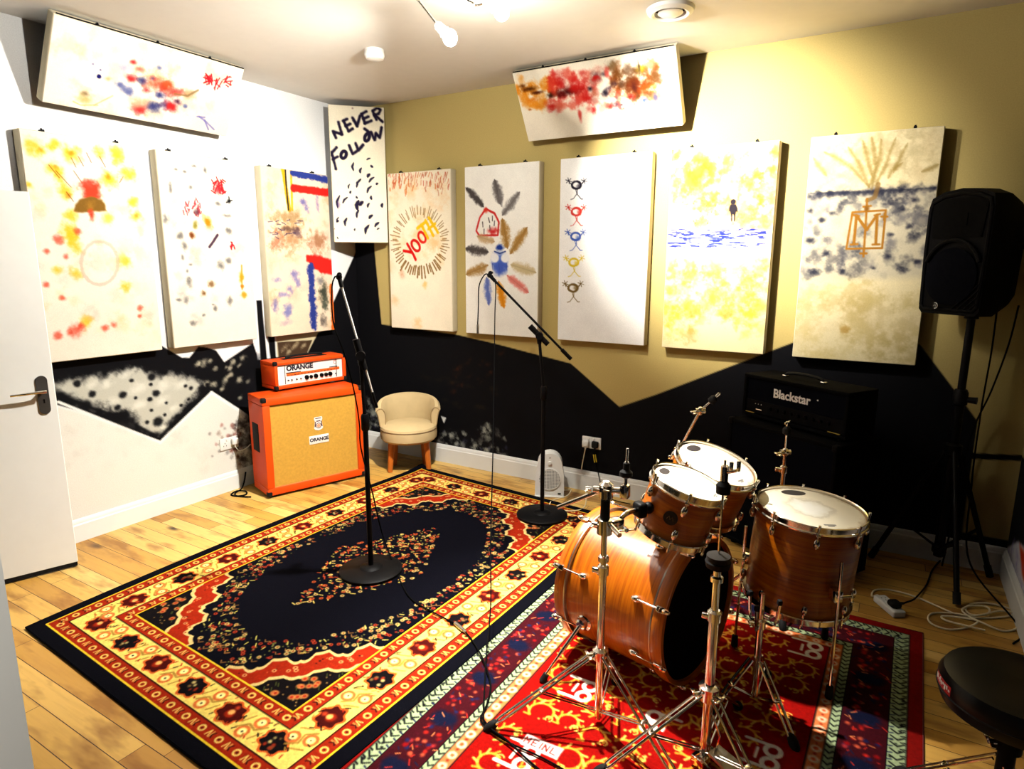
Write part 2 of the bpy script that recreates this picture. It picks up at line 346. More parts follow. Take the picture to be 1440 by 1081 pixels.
for y, z, r in [(-.40, .86, .07), (-.36, .8, .06), (-.42, .73, .06), (-.30, .3, .10), (-.22, .26, .09), (-.12, .28, .08), (-.06, .22, .06), (-.34, .66, .05)]:
    u, v = lu(y, z); ra.blob(u, v, r, (150, 150, 142), .75, r*.7, 1., 1.4)
ra.pl = pl
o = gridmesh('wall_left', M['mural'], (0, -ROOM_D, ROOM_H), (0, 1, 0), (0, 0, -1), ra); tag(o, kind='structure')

KH = (190, 168, 104)
ra = Raster(ROOM_W, ROOM_H, .007, KH, 5); bu = lambda x, z: (x, ROOM_H-z); ra.plane((0, 0, ROOM_H), (1, 0, 0), (0, 0, -1))
bk = [(-.06, 1.86), (.217, 1.80), (.218, 1.748), (.269, 1.115), (1.045, 1.077), (1.418, 1.029), (2.068, .929), (2.128, .888), (2.451, .655), (2.707, .77), (3.527, 1.178), (3.85, 1.335), (4.172, 1.211), (4.363, .966), (4.474, .819), (4.476, .19), (4.75, .19), (4.75, .05), (-.06, .05)]
ra.poly([bu(*q) for q in bk], K, raw=True)
ra.poly([bu(*q) for q in [(4.46, .645), (4.69, .668), (4.69, .638), (4.46, .612)]], K, raw=True); pl, ra.pl = ra.pl, None
for i in range(60):
    x, z = RNG.uniform(0, 1.55), .14+abs(RNG.normal(0, .10)); u, v = bu(x, z); ra.blob(u, v, RNG.uniform(.015, .05), [(196, 200, 184), (120, 118, 110), (62, 60, 84)][i % 3], .55, None, 1., 1.8, RNG.uniform(-1, 1))
for x, z, r in [(.12, .33, .08), (.20, .25, .07), (.08, .22, .05), (1.0, .24, .05), (1.12, .27, .04), (1.22, .2, .05), (1.36, .36, .05), (1.32, .32, .05), (1.2, .16, .05), (1.04, .17, .04)]: u, v = bu(x, z); ra.blob(u, v, r, (190, 194, 180), .7, r*.7, 1., 1.8)
u, v = bu(.92, .372); ra.poly([(u-.03, v-.015), (u+.025, v-.01), (u, v+.045)], (235, 235, 230), raw=True)
for i in range(26):
    t = RNG.random(); u, v = bu(.95+.5*t+RNG.normal(0, .05), .66+.26*t+RNG.normal(0, .04)); ra.blob(u, v, RNG.uniform(.02, .05), (92, 40, 12), .22, .02, 1., 1.6, -.5)
for i in range(16): u, v = bu(RNG.uniform(.5, 1.5), RNG.uniform(.45, .75)); ra.blob(u, v, .06, (46, 34, 16), .3, .02, 1., 1.6)
ra.pl = pl; o = gridmesh('wall_back', M['mural'], (0, 0, ROOM_H), (1, 0, 0), (0, 0, -1), ra); tag(o, kind='structure')

ra = Raster(ROOM_D, ROOM_H, .012, KH, 6); ru = lambda y, z: (-y, ROOM_H-z)
ra.poly([ru(*q) for q in [(0, .66), (-.25, .70), (-.9, .95), (-3.8, 1.0), (-3.8, .1), (0, .1)]], K, raw=True)
ra.poly([ru(*q) for q in [(0, .15), (-.25, .285), (-.5, .335), (-1.2, .40), (-2, .1), (0, .1)]], (206, 204, 214), raw=True)
ra.poly([ru(*q) for q in [(-.29, .285), (-.5, .31), (-.62, .17), (-.45, .20)]], (206, 52, 14), raw=True, soft=.02)
for i in range(40): u, v = ru(-RNG.uniform(.02, .5), RNG.uniform(.12, .3)); ra.blob(u, v, .02, (150, 140, 190), .4, None, 1., 1.5)
for i in range(30): u, v = ru(-RNG.uniform(.3, .6), RNG.uniform(.4, .8)); ra.blob(u, v, .03, [(60, 66, 90), (70, 90, 40)][i % 2], .35, None, 1., 1.5)
o = gridmesh('wall_right', M['mural'], (ROOM_W, 0, ROOM_H), (0, -1, 0), (0, 0, -1), ra); tag(o, kind='structure')
mb = MB().box((3.12/2-.05, -ROOM_D-.05, ROOM_H/2), (3.12+.1, .10, ROOM_H)); mb.box((3.94, -ROOM_D-.05, 2.45), (1.64, .10, .85)); 
tag(build('wall_front', mb, plain('bounce_damping_black', (14, 14, 18), .85, spec=.12), base=(1.5, -ROOM_D, 0)), kind='structure')  # unseen wall, coloured dark to cut the bounce light on the kit
tag(build('trim_1', MB().box((3.119, -ROOM_D-.05, 1.0125), (.012, .104, 2.025)), M['white'], base=(3.12, -ROOM_D, 0)), kind='structure')
# ------------------------------------------------------------------ skirting boards
def skirt(name, p0, p1, n, h=.138):
    p0, p1, n = V(p0), V(p1), V(n); L = (p1-p0).length; x = (p1-p0).normalized()
    prof = [(0, 0), (.018, 0), (.018, h-.035), (.014, h-.028), (.014, h-.018), (.009, h-.006), (.006, h), (0, h)]
    tag(build(name, MB().prism(prof, p0, n, (0, 0, 1), x, L), M['white'], base=p0, ang=25), kind='structure')
skirt('baseboard_left', (0.001, -ROOM_D, 0), (0.001, -.001, 0), (1, 0, 0)); skirt('baseboard_back', (.019, -.001, 0), (ROOM_W-.001, -.001, 0), (0, -1, 0), .15)
skirt('baseboard_right', (ROOM_W-.001, -.02, 0), (ROOM_W-.001, -ROOM_D, 0), (-1, 0, 0), .145)
# ------------------------------------------------------------------ door, standing open towards the left wall
dl = V(.325, -2.545, 0); dd = V(-.313, -.95, 0).normalized(); dn = V(dd.y, -dd.x, 0); dn = dn if dn.x > 0 else -dn
door = build('door_1', MB().box(dl+dd*.38+V(0, 0, 1.0), (.762, .04, 1.945), (dd, -dn, (0, 0, 1)), .003, 1), M['white'], base=dl+dd*.76); tag(door, kind='structure')
hc = dl+dd*.052+dn*.020
mb = MB(); c0 = hc+V(0, 0, .965)
pts = [(.024*math.cos(t), .076+.024*math.sin(t)) for t in np.linspace(0, PI, 9)]+[(.024*math.cos(t), -.076+.024*math.sin(t)) for t in np.linspace(PI, 2*PI, 9)]
mb.prism(pts, c0, dd, (0, 0, 1), dn, .007); hp = build('handle_plate', mb, plain('aged_metal_plate', (74, 72, 70), .45, .6), door)
mb = MB().cyl(c0+V(0, 0, .022)+dn*.007, c0+V(0, 0, .022)+dn*.05, .009); mb.tube([c0+V(0, 0, .022)+dn*.045-dd*.012, c0+V(0, 0, .022)+dn*.05+dd*.03, c0+V(0, 0, .020)+dn*.05+dd*.085, c0+V(0, 0, .018)+dn*.046+dd*.135], [.0085, .008, .0075, .006], 10, k=4)
build('handle_lever', mb, M['chrome'], door)
mb = MB().prism([(-.004, -.012), (.004, -.012), (.003, 0), (.005, .006), (0, .010), (-.005, .006), (-.003, 0)], c0+V(0, 0, -.03)+dn*.007, dd, (0, 0, 1), dn, .001); build('keyhole', mb, M['black'], door)
build('gap_shadow_strip', MB().box(dl+dd*.38+V(0, 0, .018)+dn*.004, (.755, .03, .022), (dd, -dn, (0, 0, 1))), M['rubber'], door)  # dark strip standing for the shade in the gap under the door
# ------------------------------------------------------------------ ceiling fittings
t = empty('smoke_detector', (1.235, -1.035, ROOM_H), 'round white smoke detector on the ceiling between the spotlight and the corner', 'smoke detector')
build('base_plate', MB().lathe([(.056, 0), (.056, -.014), (.05, -.016)], (1.235, -1.035, ROOM_H)), M['plastic_white'], t)
build('sensor_cap', MB().lathe([(.058, -.016), (.06, -.034), (.05, -.052), (.03, -.058), (0, -.058)], (1.235, -1.035, ROOM_H)), M['plastic_white'], t)
vc = (2.935, -.765, ROOM_H); t = empty('air_vent', vc, 'round white ceiling vent above the tilted panel with the smoky paint band', 'vent')
build('outer_ring', MB().ring([(.072, -.002), (.078, -.022), (.092, -.028), (.112, -.016), (.118, -.001)], vc), M['plastic_white'], t)
build('duct', MB().lathe([(.073, -.004), (0, -.004)], vc), M['brown'], t)
build('valve_disc', MB().lathe([(.060, -.012), (.062, -.020), (.05, -.027), (0, -.03)], vc), M['plastic_white'], t)
def socket(o, r, n, label):
    o, r, n = V(o), V(r), V(n); t = empty('wall_socket', o, label, 'socket')
    build('face_plate', MB().box(o+n*.005, (.146, .086, .01), (r, (0, 0, 1), n), .003), M['plastic_white'], t)
    for s in (-.036, .036): build('rocker_switch', MB().box(o+r*s*.55+n*.011+V(0, 0, .028), (.012, .018, .006), (r, (0, 0, 1), n), .002), M['plastic_white'], t)
    for s in (-.036, .036):
        mb = MB()
        for a, b in ((0, .012), (-.011, -.006), (.011, -.006)): mb.box(o+r*(s+a)+n*.0101+V(0, 0, b-.006), (.004, .008, .001), (r, (0, 0, 1), n))
        build('outlet', mb, M['black'], t)
    return t
def plug(name, o, r, n, m, label):
    o, r, n = V(o), V(r), V(n); t = empty(name, o, label, 'plug')
    build('plug_body', MB().box(o+n*.016, (.05, .05, .03), (r, (0, 0, 1), n), .011, 3), m, t)
    build('cord_grip', MB().cyl(o+n*.016+V(0, 0, -.02), o+n*.016+V(0, 0, -.043), .008, .005), m, t); return t
so = (2.252, -.0005, .367); socket(so, (1, 0, 0), (0, -1, 0), 'double wall socket on the black mural above the fan heater')
plug('mains_plug', (2.214, -.0115, .362), (1, 0, 0), (0, -1, 0), M['plastic_white'], 'white plug in the left half of the socket on the black mural')
pb = plug('mains_plug', (2.288, -.0115, .362), (1, 0, 0), (0, -1, 0), M['rubber'], 'black plug with a yellow tag in the socket on the black mural')
mb = MB().box((2.292, -.03, .262), (.022, .003, .058), ((.97, 0, .2), (0, 1, 0), (-.2, 0, .97))); build('yellow_tag', mb, plain('yellow_label', (226, 196, 40), .6), pb)
socket((.0005, -1.352, .352), (0, 1, 0), (1, 0, 0), 'wall socket with a white plug beside the orange speaker cabinet')
plug('mains_plug', (.0115, -1.318, .362), (0, 1, 0), (1, 0, 0), M['plastic_white'], 'white plug in the socket beside the orange speaker cabinet')
# ------------------------------------------------------------------ sound absorbing panels painted by hand
CV = (228, 219, 202)
def panel(label, group, O, r, d, W, H, T, seed, paint, bg=CV, brackets=(), bolts_at=None):
    """fabric covered slab: O top-left of the front face, r and d unit vectors to the right and down"""
    O, r, d = [np.asarray(q, float) for q in (O, r, d)]; n = np.cross(d, r); c = O+r*W/2+d*H/2-n*T/2; base = O+r*W/2+d*H-n*T/2
    t = empty('acoustic_panel', base, label, 'wall panel', group)
    build('fabric_body', MB().box(c, (W, H, T), (r, -d, n), .007, 3), M['canvas'], t)
    ra = Raster(W-.008, H-.008, .004, bg, seed).plane(O+r*.004+d*.004, r, d); 
    ra.c *= (1+ra.n2*.06)[..., None]; ra.gain, ra.deep = 1.22, 1.45; paint(ra)
    gridmesh('painted_front', M['paint'], O+r*.004+d*.004, r, d, ra, t, .0012)
    for u in brackets:
        p = O+r*u-n*T*.45; mb = MB().box(p-d*.006, (.016, .014, T*.55), (r, -d, n), .002, 1); mb.cyl(p-d*.012, p-d*.02, .005); build('fixing_bracket', mb, M['black'], t)
    if bolts_at:
        a, b = O+r*.01+n*.003-d*.003, O+r*(W-.01)+n*.003-d*.003; build('gap_shadow_line', MB().tube([a, b], .0034, 6), M['black'], t)  # thin dark tube standing for the shadow in the gap at the ceiling
        for u in bolts_at:
            p = O+r*u+n*.004-d*.006; build('top_bolt', MB().cyl(p-d*.004, p+d*.002, .009, .008, 10).ball(p-d*.005, .006, seg=8), M['black'], t)
    return t
def rnd(a, b): return RNG.uniform(a, b)
# --- left wall -----------------------------------------------------
def art_sun_mushroom(a):
    a.crop(0, 160, 3.003); Y = (240, 196, 60); R = (222, 92, 66)
    for x, y, r in [(145, 140, 42), (175, 155, 24), (235, 125, 22), (300, 170, 40), (420, 165, 26), (490, 170, 34), (490, 200, 22), (225, 230, 36), (275, 325, 36), (250, 270, 26), (460, 275, 38), (540, 255, 34), (300, 430, 30), (285, 490, 38), (320, 560, 34), (300, 520, 30), (320, 670, 26), (240, 660, 24), (575, 432, 24), (530, 620, 30), (530, 730, 26), (365, 875, 28), (455, 440, 26), (210, 140, 20), (120, 300, 18), (560, 370, 24)]: a.blob(x, y, r*1.2, Y, .7, None, 1., 1.)
    for x, y, r in [(235, 220, 14), (290, 345, 16), (300, 165, 14), (170, 150, 14), (455, 265, 14), (575, 430, 12)]: a.blob(x, y, r, (222, 150, 40), .6, None, 1., 1.2)
    for i in range(44): a.blob(rnd(130, 660), rnd(320, 960), rnd(20, 60), [(236, 206, 150), (232, 190, 176), (240, 226, 190)][i % 3], .22, None, 1., 1.5)
    a.ell(420, 630, 78, 92, 16, (226, 180, 164), .4, n=1.).blob(420, 620, 60, (232, 204, 190), .4)
    for p in [((205, 215), (250, 270)), ((235, 240), (300, 310)), ((300, 185), (320, 225)), ((330, 180), (352, 220)), ((365, 165), (385, 205)), ((420, 180), (445, 225)), ((505, 290), (520, 265)), ((310, 240), (345, 290)), ((280, 330), (310, 370))]: a.stroke(p, 4, (120, 84, 40), .7)
    a.blob(385, 320, 50, R, .9, 44, .6, .7).blob(385, 345, 44, R, .8, 24, .6, .7).blob(375, 290, 24, (226, 104, 84), .8)
    a.poly([(315, 410), (318, 385), (335, 362), (385, 350), (430, 360), (448, 385), (453, 412), (420, 418), (385, 412), (350, 416)], (152, 120, 60), .85, .008, .15); a.blob(380, 388, 26, (190, 150, 70), .6)
    a.blob(386, 425, 16, R, .85, 34)
    for x, y, r in [(245, 530, 28), (330, 495, 20), (320, 912, 38), (340, 900, 20), (265, 778, 16), (245, 936, 24), (295, 925, 18), (445, 905, 20), (195, 580, 16), (278, 605, 16), (195, 720, 16), (480, 890, 16), (590, 820, 14), (590, 855, 12)]: a.blob(x, y, r, R, .6, None, 1., 1.)
def art_grey_patches(a):
    a.crop(0, 160, 3.003); G = (104, 102, 104)
    for x, y, rx, ry in [(820, 220, 20, 10), (865, 238, 10, 16), (745, 235, 14, 10), (778, 243, 14, 8), (718, 310, 12, 34), (805, 308, 12, 12), (760, 515, 22, 20), (780, 560, 18, 26), (965, 495, 20, 18), (770, 603, 10, 16), (806, 637, 14, 9), (790, 665, 9, 12), (800, 710, 16, 30), (815, 882, 20, 16), (858, 850, 10, 9), (785, 785, 14, 20), (755, 785, 16, 8), (910, 820, 12, 18), (970, 790, 14, 24), (900, 805, 8, 6), (930, 640, 22, 22), (965, 620, 18, 16), (955, 430, 26, 10), (920, 380, 16, 10), (965, 370, 12, 12), (700, 440, 16, 30)]: a.blob(x, y, rx, G, .6, ry, 1., 1.)
    for i in range(20): a.blob(rnd(690, 1030), rnd(230, 880), rnd(14, 34), (190, 184, 180), .35, None, 1., 1.4)
    for i in range(22): x, y = rnd(898, 955), rnd(285, 340); a.stroke([(x, y), (x+rnd(-18, 18), y-rnd(8, 26))], 6, (206, 40, 50), .85)
    a.blob(925, 318, 26, (214, 60, 70), .7)
    for i in range(24): x, y = rnd(775, 850), rnd(370, 440); a.stroke([(x, y), (x+rnd(-10, 10), y-rnd(6, 22))], 6, (196, 70, 84), .7)
    a.blob(830, 415, 18, (120, 80, 90), .7).blob(875, 452, 20, (226, 150, 40), .85, 36, .8, .8, -.6).blob(825, 468, 16, (150, 140, 50), .7, 22).blob(812, 513, 20, (140, 88, 44), .85, 17)
    a.stroke([(918, 512), (900, 540), (884, 562)], 13, (98, 72, 92), .8).stroke([(968, 370), (966, 350)], 5, (20, 20, 24)).stroke([(955, 375), (980, 365)], 5, (20, 20, 24)).blob(968, 370, 9, (20, 20, 24), .9)
    for i in range(6): x, y = rnd(970, 990), rnd(540, 565); a.stroke([(x, y), (x+rnd(-8, 8), y+14)], 6, (206, 50, 60), .85)
    a.blob(828, 590, 46, (226, 178, 168), .5).blob(1018, 690, 15, (230, 170, 60), .85, 24).stroke([(1020, 640), (1022, 740)], 8, (230, 170, 60), .7).blob(1030, 765, 18, (226, 170, 70), .85, 14).blob(1022, 728, 9, (220, 140, 40), .85)
    a.blob(892, 720, 20, (150, 120, 84), .75, 16).blob(860, 758, 17, (140, 104, 60), .8, 16)
def art_colour_bands(a):
    a.crop(340, 120, 3.003); Bl = (72, 88, 160); R = (222, 62, 52); G = (128, 118, 116)
    for i in range(34): a.blob(rnd(90, 380), rnd(350, 1040), rnd(20, 55), [(226, 196, 170), (232, 206, 190), (210, 186, 150)][i % 3], .4, None, 1., 1.4)
    a.stroke([(172, 345), (200, 525)], 22, (222, 184, 50), .85).stroke([(206, 345), (213, 525)], 12, (226, 190, 60), .8).stroke([(183, 345), (187, 420), (197, 525)], 9, (70, 66, 60), .8)
    a.stroke([(212, 370), (280, 382), (375, 402)], 32, Bl, .85, .5, 1.).stroke([(218, 434), (290, 443), (378, 455)], 34, R, .95, .35, .5)
    for x, y, rx, ry, c in [(200, 560, 110, 34, (176, 146, 100)), (200, 600, 100, 30, (196, 164, 120)), (200, 650, 90, 60, (190, 150, 110)), (150, 660, 40, 50, (200, 140, 110)), (320, 655, 50, 50, (168, 120, 86)), (230, 620, 30, 20, (120, 100, 120)), (190, 605, 60, 12, (120, 96, 90)), (260, 495, 26, 16, (110, 108, 176)), (320, 505, 12, 36, (150, 130, 180)), (275, 520, 16, 18, (120, 120, 180)), (220, 800, 26, 24, (126, 122, 184)), (150, 822, 26, 16, (140, 134, 190)), (205, 860, 18, 18, (140, 134, 190)), (140, 925, 18, 34, (130, 126, 186)), (195, 955, 24, 34, (120, 126, 190)), (180, 885, 34, 12, (150, 144, 196)), (235, 830, 16, 30, (140, 134, 190)), (185, 1000, 40, 12, (200, 180, 190))]: a.blob(x, y, rx, c, .6, ry, 1., 1.3)
    for i in range(16): x, y = rnd(110, 240), rnd(570, 640); a.stroke([(x, y), (x+rnd(8, 24), y+rnd(-6, 10))], 5, (92, 78, 110), .6)
    a.poly([(272, 718), (330, 722), (384, 740), (384, 800), (330, 785), (272, 745)], R, .85, .012, .3).stroke([(290, 765), (297, 890), (305, 1015)], 40, Bl, .85, .6, 1.2)
    a.blob(345, 880, 24, (92, 96, 84), .8, 62).blob(352, 925, 18, (110, 116, 104), .8, 30).blob(345, 995, 18, (120, 112, 108), .8, 26).blob(330, 830, 20, (150, 146, 150), .6)
    a.stroke([(378, 850), (384, 950), (388, 1032)], 26, (226, 128, 50), .9, .5, .8)
LT = .07; Ly = [(-2.445, -1.806), (-1.73, -1.098), (-.975, -.345)]
panel('cream panel painted with a red mushroom under yellow blotches, next to the door', 'panels along the white wall', (LT, -2.445, 2.313), (0, 1, 0), (0, 0, -1), .639, 1.226, .0695, 21, art_sun_mushroom, CV, (.12, .5))
panel('cream panel with scattered grey, red and orange patches, middle of the white wall row', 'panels along the white wall', (LT, -1.73, 2.313), (0, 1, 0), (0, 0, -1), .632, 1.226, .0695, 22, art_grey_patches, CV, (.1, .5))
panel('pinkish panel with blue, red and yellow bands, above the orange amplifier', 'panels along the white wall', (LT, -.975, 2.313), (0, 1, 0), (0, 0, -1), .632, 1.226, .0695, 23, art_colour_bands, (230, 208, 182), (.1, .5))
# --- across the corner ---------------------------------------------
def art_never_follow(a):
    a.crop(440, 130, 4.70); C = (54, 44, 74)
    for p in [[(152, 300), (134, 258)], [(134, 258), (190, 276)], [(192, 276), (168, 196)], [(202, 186), (236, 256)], [(202, 188), (226, 176)], [(216, 222), (246, 208)], [(236, 256), (262, 240)], [(262, 168), (292, 222)], [(292, 222), (312, 156)], [(322, 142), (344, 204)], [(322, 142), (352, 126)], [(332, 174), (366, 160)], [(344, 204), (386, 188)], [(396, 124), (420, 180)], [(396, 120), (425, 102), (446, 116), (436, 140), (406, 150)], [(412, 150), (460, 194)],
              [(124, 396), (152, 505)], [(116, 410), (156, 364)], [(132, 442), (164, 424)], [(240, 350), (262, 406), (288, 390)], [(282, 336), (300, 382), (332, 346)], [(384, 262), (408, 312), (416, 270), (442, 298), (454, 232)], [(342, 240), (370, 262)]]: a.stroke(p, 27, C, .92, .7, .5)
    a.ell(203, 412, 17, 24, 26, C, .9, .3); a.ell(358, 296, 14, 26, 26, C, .9, .3)
    for x, y, L, w in [(270, 490, 60, 13), (318, 516, 40, 13), (390, 487, 26, 14), (368, 440, 30, 9), (370, 550, 34, 16), (388, 578, 54, 13), (304, 600, 70, 14), (425, 605, 20, 13), (374, 640, 60, 14), (240, 620, 34, 9), (250, 660, 20, 11), (292, 692, 22, 10), (388, 695, 30, 14), (214, 712, 56, 12), (172, 722, 90, 14), (300, 745, 70, 22), (322, 735, 40, 22), (368, 746, 36, 12), (460, 746, 32, 16), (298, 802, 56, 14), (220, 856, 60, 14), (384, 822, 40, 17), (165, 840, 40, 8), (164, 852, 22, 13), (360, 905, 70, 18), (424, 874, 46, 14), (432, 902, 22, 9), (278, 906, 18, 8), (142, 902, 12, 6), (165, 960, 18, 7)]:
        t = 1.9+rnd(-.35, .5) if L > 30 else rnd(.2, 2.8); c, s = math.cos(t), math.sin(t)
        a.stroke([(x-c*L/2, y-s*L/2), (x-s*L*.16, y+c*L*.10), (x+c*L/2, y+s*L/2)], w*1.5, (58, 50, 80), .85, .5, .5, taper=True)
    a.blob(262, 104, 8, (150, 110, 110), .5); a.blob(170, 740, 14, (120, 90, 150), .4, 40)
nr = V(.303, .298, 0).normalized()
panel('tall cream panel across the corner with NEVER FOLLOW in black paint', None, (.132, -.366, 2.832), nr, (0, 0, -1), .425, 1.038, .06, 24, art_never_follow, (236, 226, 200))
# --- back wall -----------------------------------------------------
def art_youth(a):
    a.crop(500, 190, 3.273)
    for i in range(30): a.blob(rnd(150, 430), rnd(200, 640), rnd(20, 50), (238, 206, 160), .3, None, 1., 1.4)
    for i in range(90): x, y = rnd(152, 432), 170+abs(rnd(0, 1)**1.8)*85; a.stroke([(x, y), (x+rnd(-8, 4), y+rnd(10, 34))], rnd(4, 9), [(216, 120, 50), (206, 84, 50), (196, 110, 70)][i % 3], .5, .8, 1.)
    for i in range(64):
        t = 2*PI*i/64+rnd(-.04, .04); ca, sa = math.cos(t), math.sin(t); k0, k1 = rnd(.72, .85), rnd(.95, 1.1)
        lo = max(0, sa); a.stroke([(298+ca*125*k0, 490+sa*150*k0), (298+ca*128*k1, 490+sa*158*k1)], 5+4*lo, (150, 120, 70), .75-.15*(1-lo), .5, .8)
    for p in [[(222, 532), (262, 540)], [(238, 500), (262, 540)], [(262, 540), (277, 573)]]: a.stroke(p, 13, (214, 44, 40), .92, .35)
    a.ell(277, 508, 16, 27, 13, (214, 50, 42), .92, -.5); a.ell(306, 470, 15, 25, 12, (220, 66, 50), .92, -.4)
    for p in [[(285, 428), (322, 400)], [(304, 414), (334, 474)], [(322, 392), (358, 462)], [(338, 380), (380, 448)], [(336, 432), (366, 408)]]: a.stroke(p, 15, (232, 200, 50), .92, .4)
    a.blob(320, 690, 16, (232, 190, 90), .5).blob(285, 862, 30, (238, 204, 150), .5).blob(180, 760, 26, (238, 206, 160), .5).blob(215, 640, 20, (206, 130, 80), .4)
def feather(a, p, q, w, c, al=.7):
    a.stroke([p, ((p[0]+q[0])/2, (p[1]+q[1])/2), q], w*1.25, c, al, .8, 1., taper=True); a.stroke([p, q], w*.12, tuple(v*.8 for v in c), .25, .6)
def art_birds(a):
    a.crop(500, 190, 3.273); G = (108, 102, 100); T = (184, 150, 92)
    feather(a, (508, 242), (590, 330), 34, G, .85); feather(a, (640, 205), (668, 318), 50, G); feather(a, (756, 262), (676, 368), 44, (130, 124, 122)); feather(a, (660, 250), (674, 330), 22, (150, 146, 146), .5)
    a.stroke([(600, 338), (572, 380), (556, 440), (570, 462), (655, 460), (660, 400), (640, 360)], 11, (214, 66, 62), .85, .4, .6, closed=True); a.blob(632, 442, 34, (216, 72, 72), .8, 16).blob(600, 345, 14, (220, 80, 60), .8)
    for x, y in [(585, 400), (612, 380), (618, 415), (640, 395), (592, 432), (630, 372)]: a.stroke([(x, y), (x+rnd(-8, 8), y+22)], 5, (70, 50, 50), .8)
    feather(a, (676, 385), (700, 520), 56, T, .9); feather(a, (790, 425), (712, 545), 54, T, .85); feather(a, (560, 465), (640, 490), 40, (206, 180, 140)); feather(a, (505, 522), (612, 538), 44, G, .8); feather(a, (510, 640), (610, 598), 50, T, .75); feather(a, (715, 596), (830, 632), 54, (208, 192, 154), .75)
    feather(a, (698, 645), (796, 724), 42, (226, 150, 140), .8); feather(a, (604, 655), (614, 782), 40, (130, 146, 204), .8); feather(a, (658, 672), (684, 794), 44, (226, 164, 50), .95)
    a.blob(664, 518, 22, (58, 88, 168), .9, 15, .7, .8); a.blob(664, 580, 46, (116, 142, 210), .85, 44, .5, .5).blob(664, 610, 42, (96, 122, 200), .8, 36, .6, .6)
    for x in (641, 689): a.blob(x, 565, 22, (240, 240, 240), .95, 20, .3, .2)
    a.stroke([(640, 535), (664, 545), (690, 535)], 7, (60, 84, 150), .8)
    for x in (630, 660, 695): a.stroke([(x, 590), (x+2, 620)], 5, (84, 104, 170), .6)
def art_stick_birds(a):
    a.crop(500, 190, 3.273)
    for x, y, c in [(1017, 230, (52, 46, 66)), (1016, 352, (214, 84, 74)), (1013, 466, (92, 120, 190)), (1005, 585, (226, 204, 70)), (1001, 703, (140, 118, 70))]:
        a.ell(x, y, 21, 17, 11, c, .85, n=.9); a.blob(x+12, y+4, 14, c, .6)
        for s in (-1, 1):
            h = (x+s*36, y-20); a.stroke([(x+s*17, y-2), (x+s*28, y-8), h], 5, c, .85)
            for k in range(6): t = PI*k/3+.3; a.stroke([h, (h[0]+14*math.cos(t), h[1]+14*math.sin(t))], 4, c, .85 if s < 0 or k % 2 else .6)
        a.stroke([(x+4, y+18), (x+4, y+38), (x-14, y+62), (x-26, y+66)], 4, c, .8).stroke([(x-4, y+18), (x+2, y+40), (x+22, y+64), (x+30, y+64)], 4, c, .8)
def art_sea(a):
    a.crop(900, 150, 2.667); a.deep = 1.5; a.gain = 1.25; Y = (236, 196, 96); O = (226, 172, 96)
    for i in range(60): a.blob(rnd(90, 520), rnd(150, 440), rnd(20, 60), [O, (230, 180, 80), (232, 196, 120)][i % 3], .4, None, 1., 1.5)
    for i in range(60): a.blob(rnd(90, 480), rnd(590, 860), rnd(20, 60), [Y, (236, 206, 80), (232, 190, 80)][i % 3], .27, None, 1., 1.5)
    for x, y, r in [(170, 640, 38), (290, 640, 44), (440, 610, 46), (470, 590, 30), (200, 760, 44), (190, 850, 40), (330, 770, 40), (300, 700, 50), (120, 620, 30)]: a.blob(x, y, r, O, .5, None, 1., 1.3)
    for k in range(26): t = 2*PI*k/26; a.blob(222+52*math.cos(t), 248+50*math.sin(t), 18, Y, .7, None, 1., 1.)
    a.blob(222, 248, 62, (236, 200, 40), .75, None, .9, .6).blob(218, 245, 20, (226, 170, 90), .6)
    for q in [(140, 175, 30), (485, 235, 30), (270, 345, 40), (440, 260, 30), (455, 350, 26), (510, 160, 30), (270, 390, 26)]: a.blob(*q, (222, 160, 50), .5, None, 1., 1.3)
    a.blob(300, 510, 220, (206, 214, 232), .6, 60, .9, .5)
    for i in range(150): x, y = rnd(108, 470), 458+70*rnd(0, 1)**1.2; L = rnd(10, 38); a.stroke([(x-L/2, y), (x+L/2, y+rnd(-2, 2))], rnd(3, 6), (66, 78, 160), .8, .5, .8)
    C = (72, 66, 74); a.blob(350, 356, 11, C, .95, 11, .3, .2).poly([(340, 366), (360, 366), (366, 380), (367, 395), (361, 394), (359, 404), (340, 404), (338, 392), (333, 394), (334, 378)], C, .9, .004).stroke([(344, 402), (344, 427)], 8, C).stroke([(355, 402), (354, 427)], 8, C)
    for i in range(26): x, y = rnd(150, 300), rnd(350, 440); a.blob(x, y, 2.6, (80, 74, 60), .8, None, .5, .3)
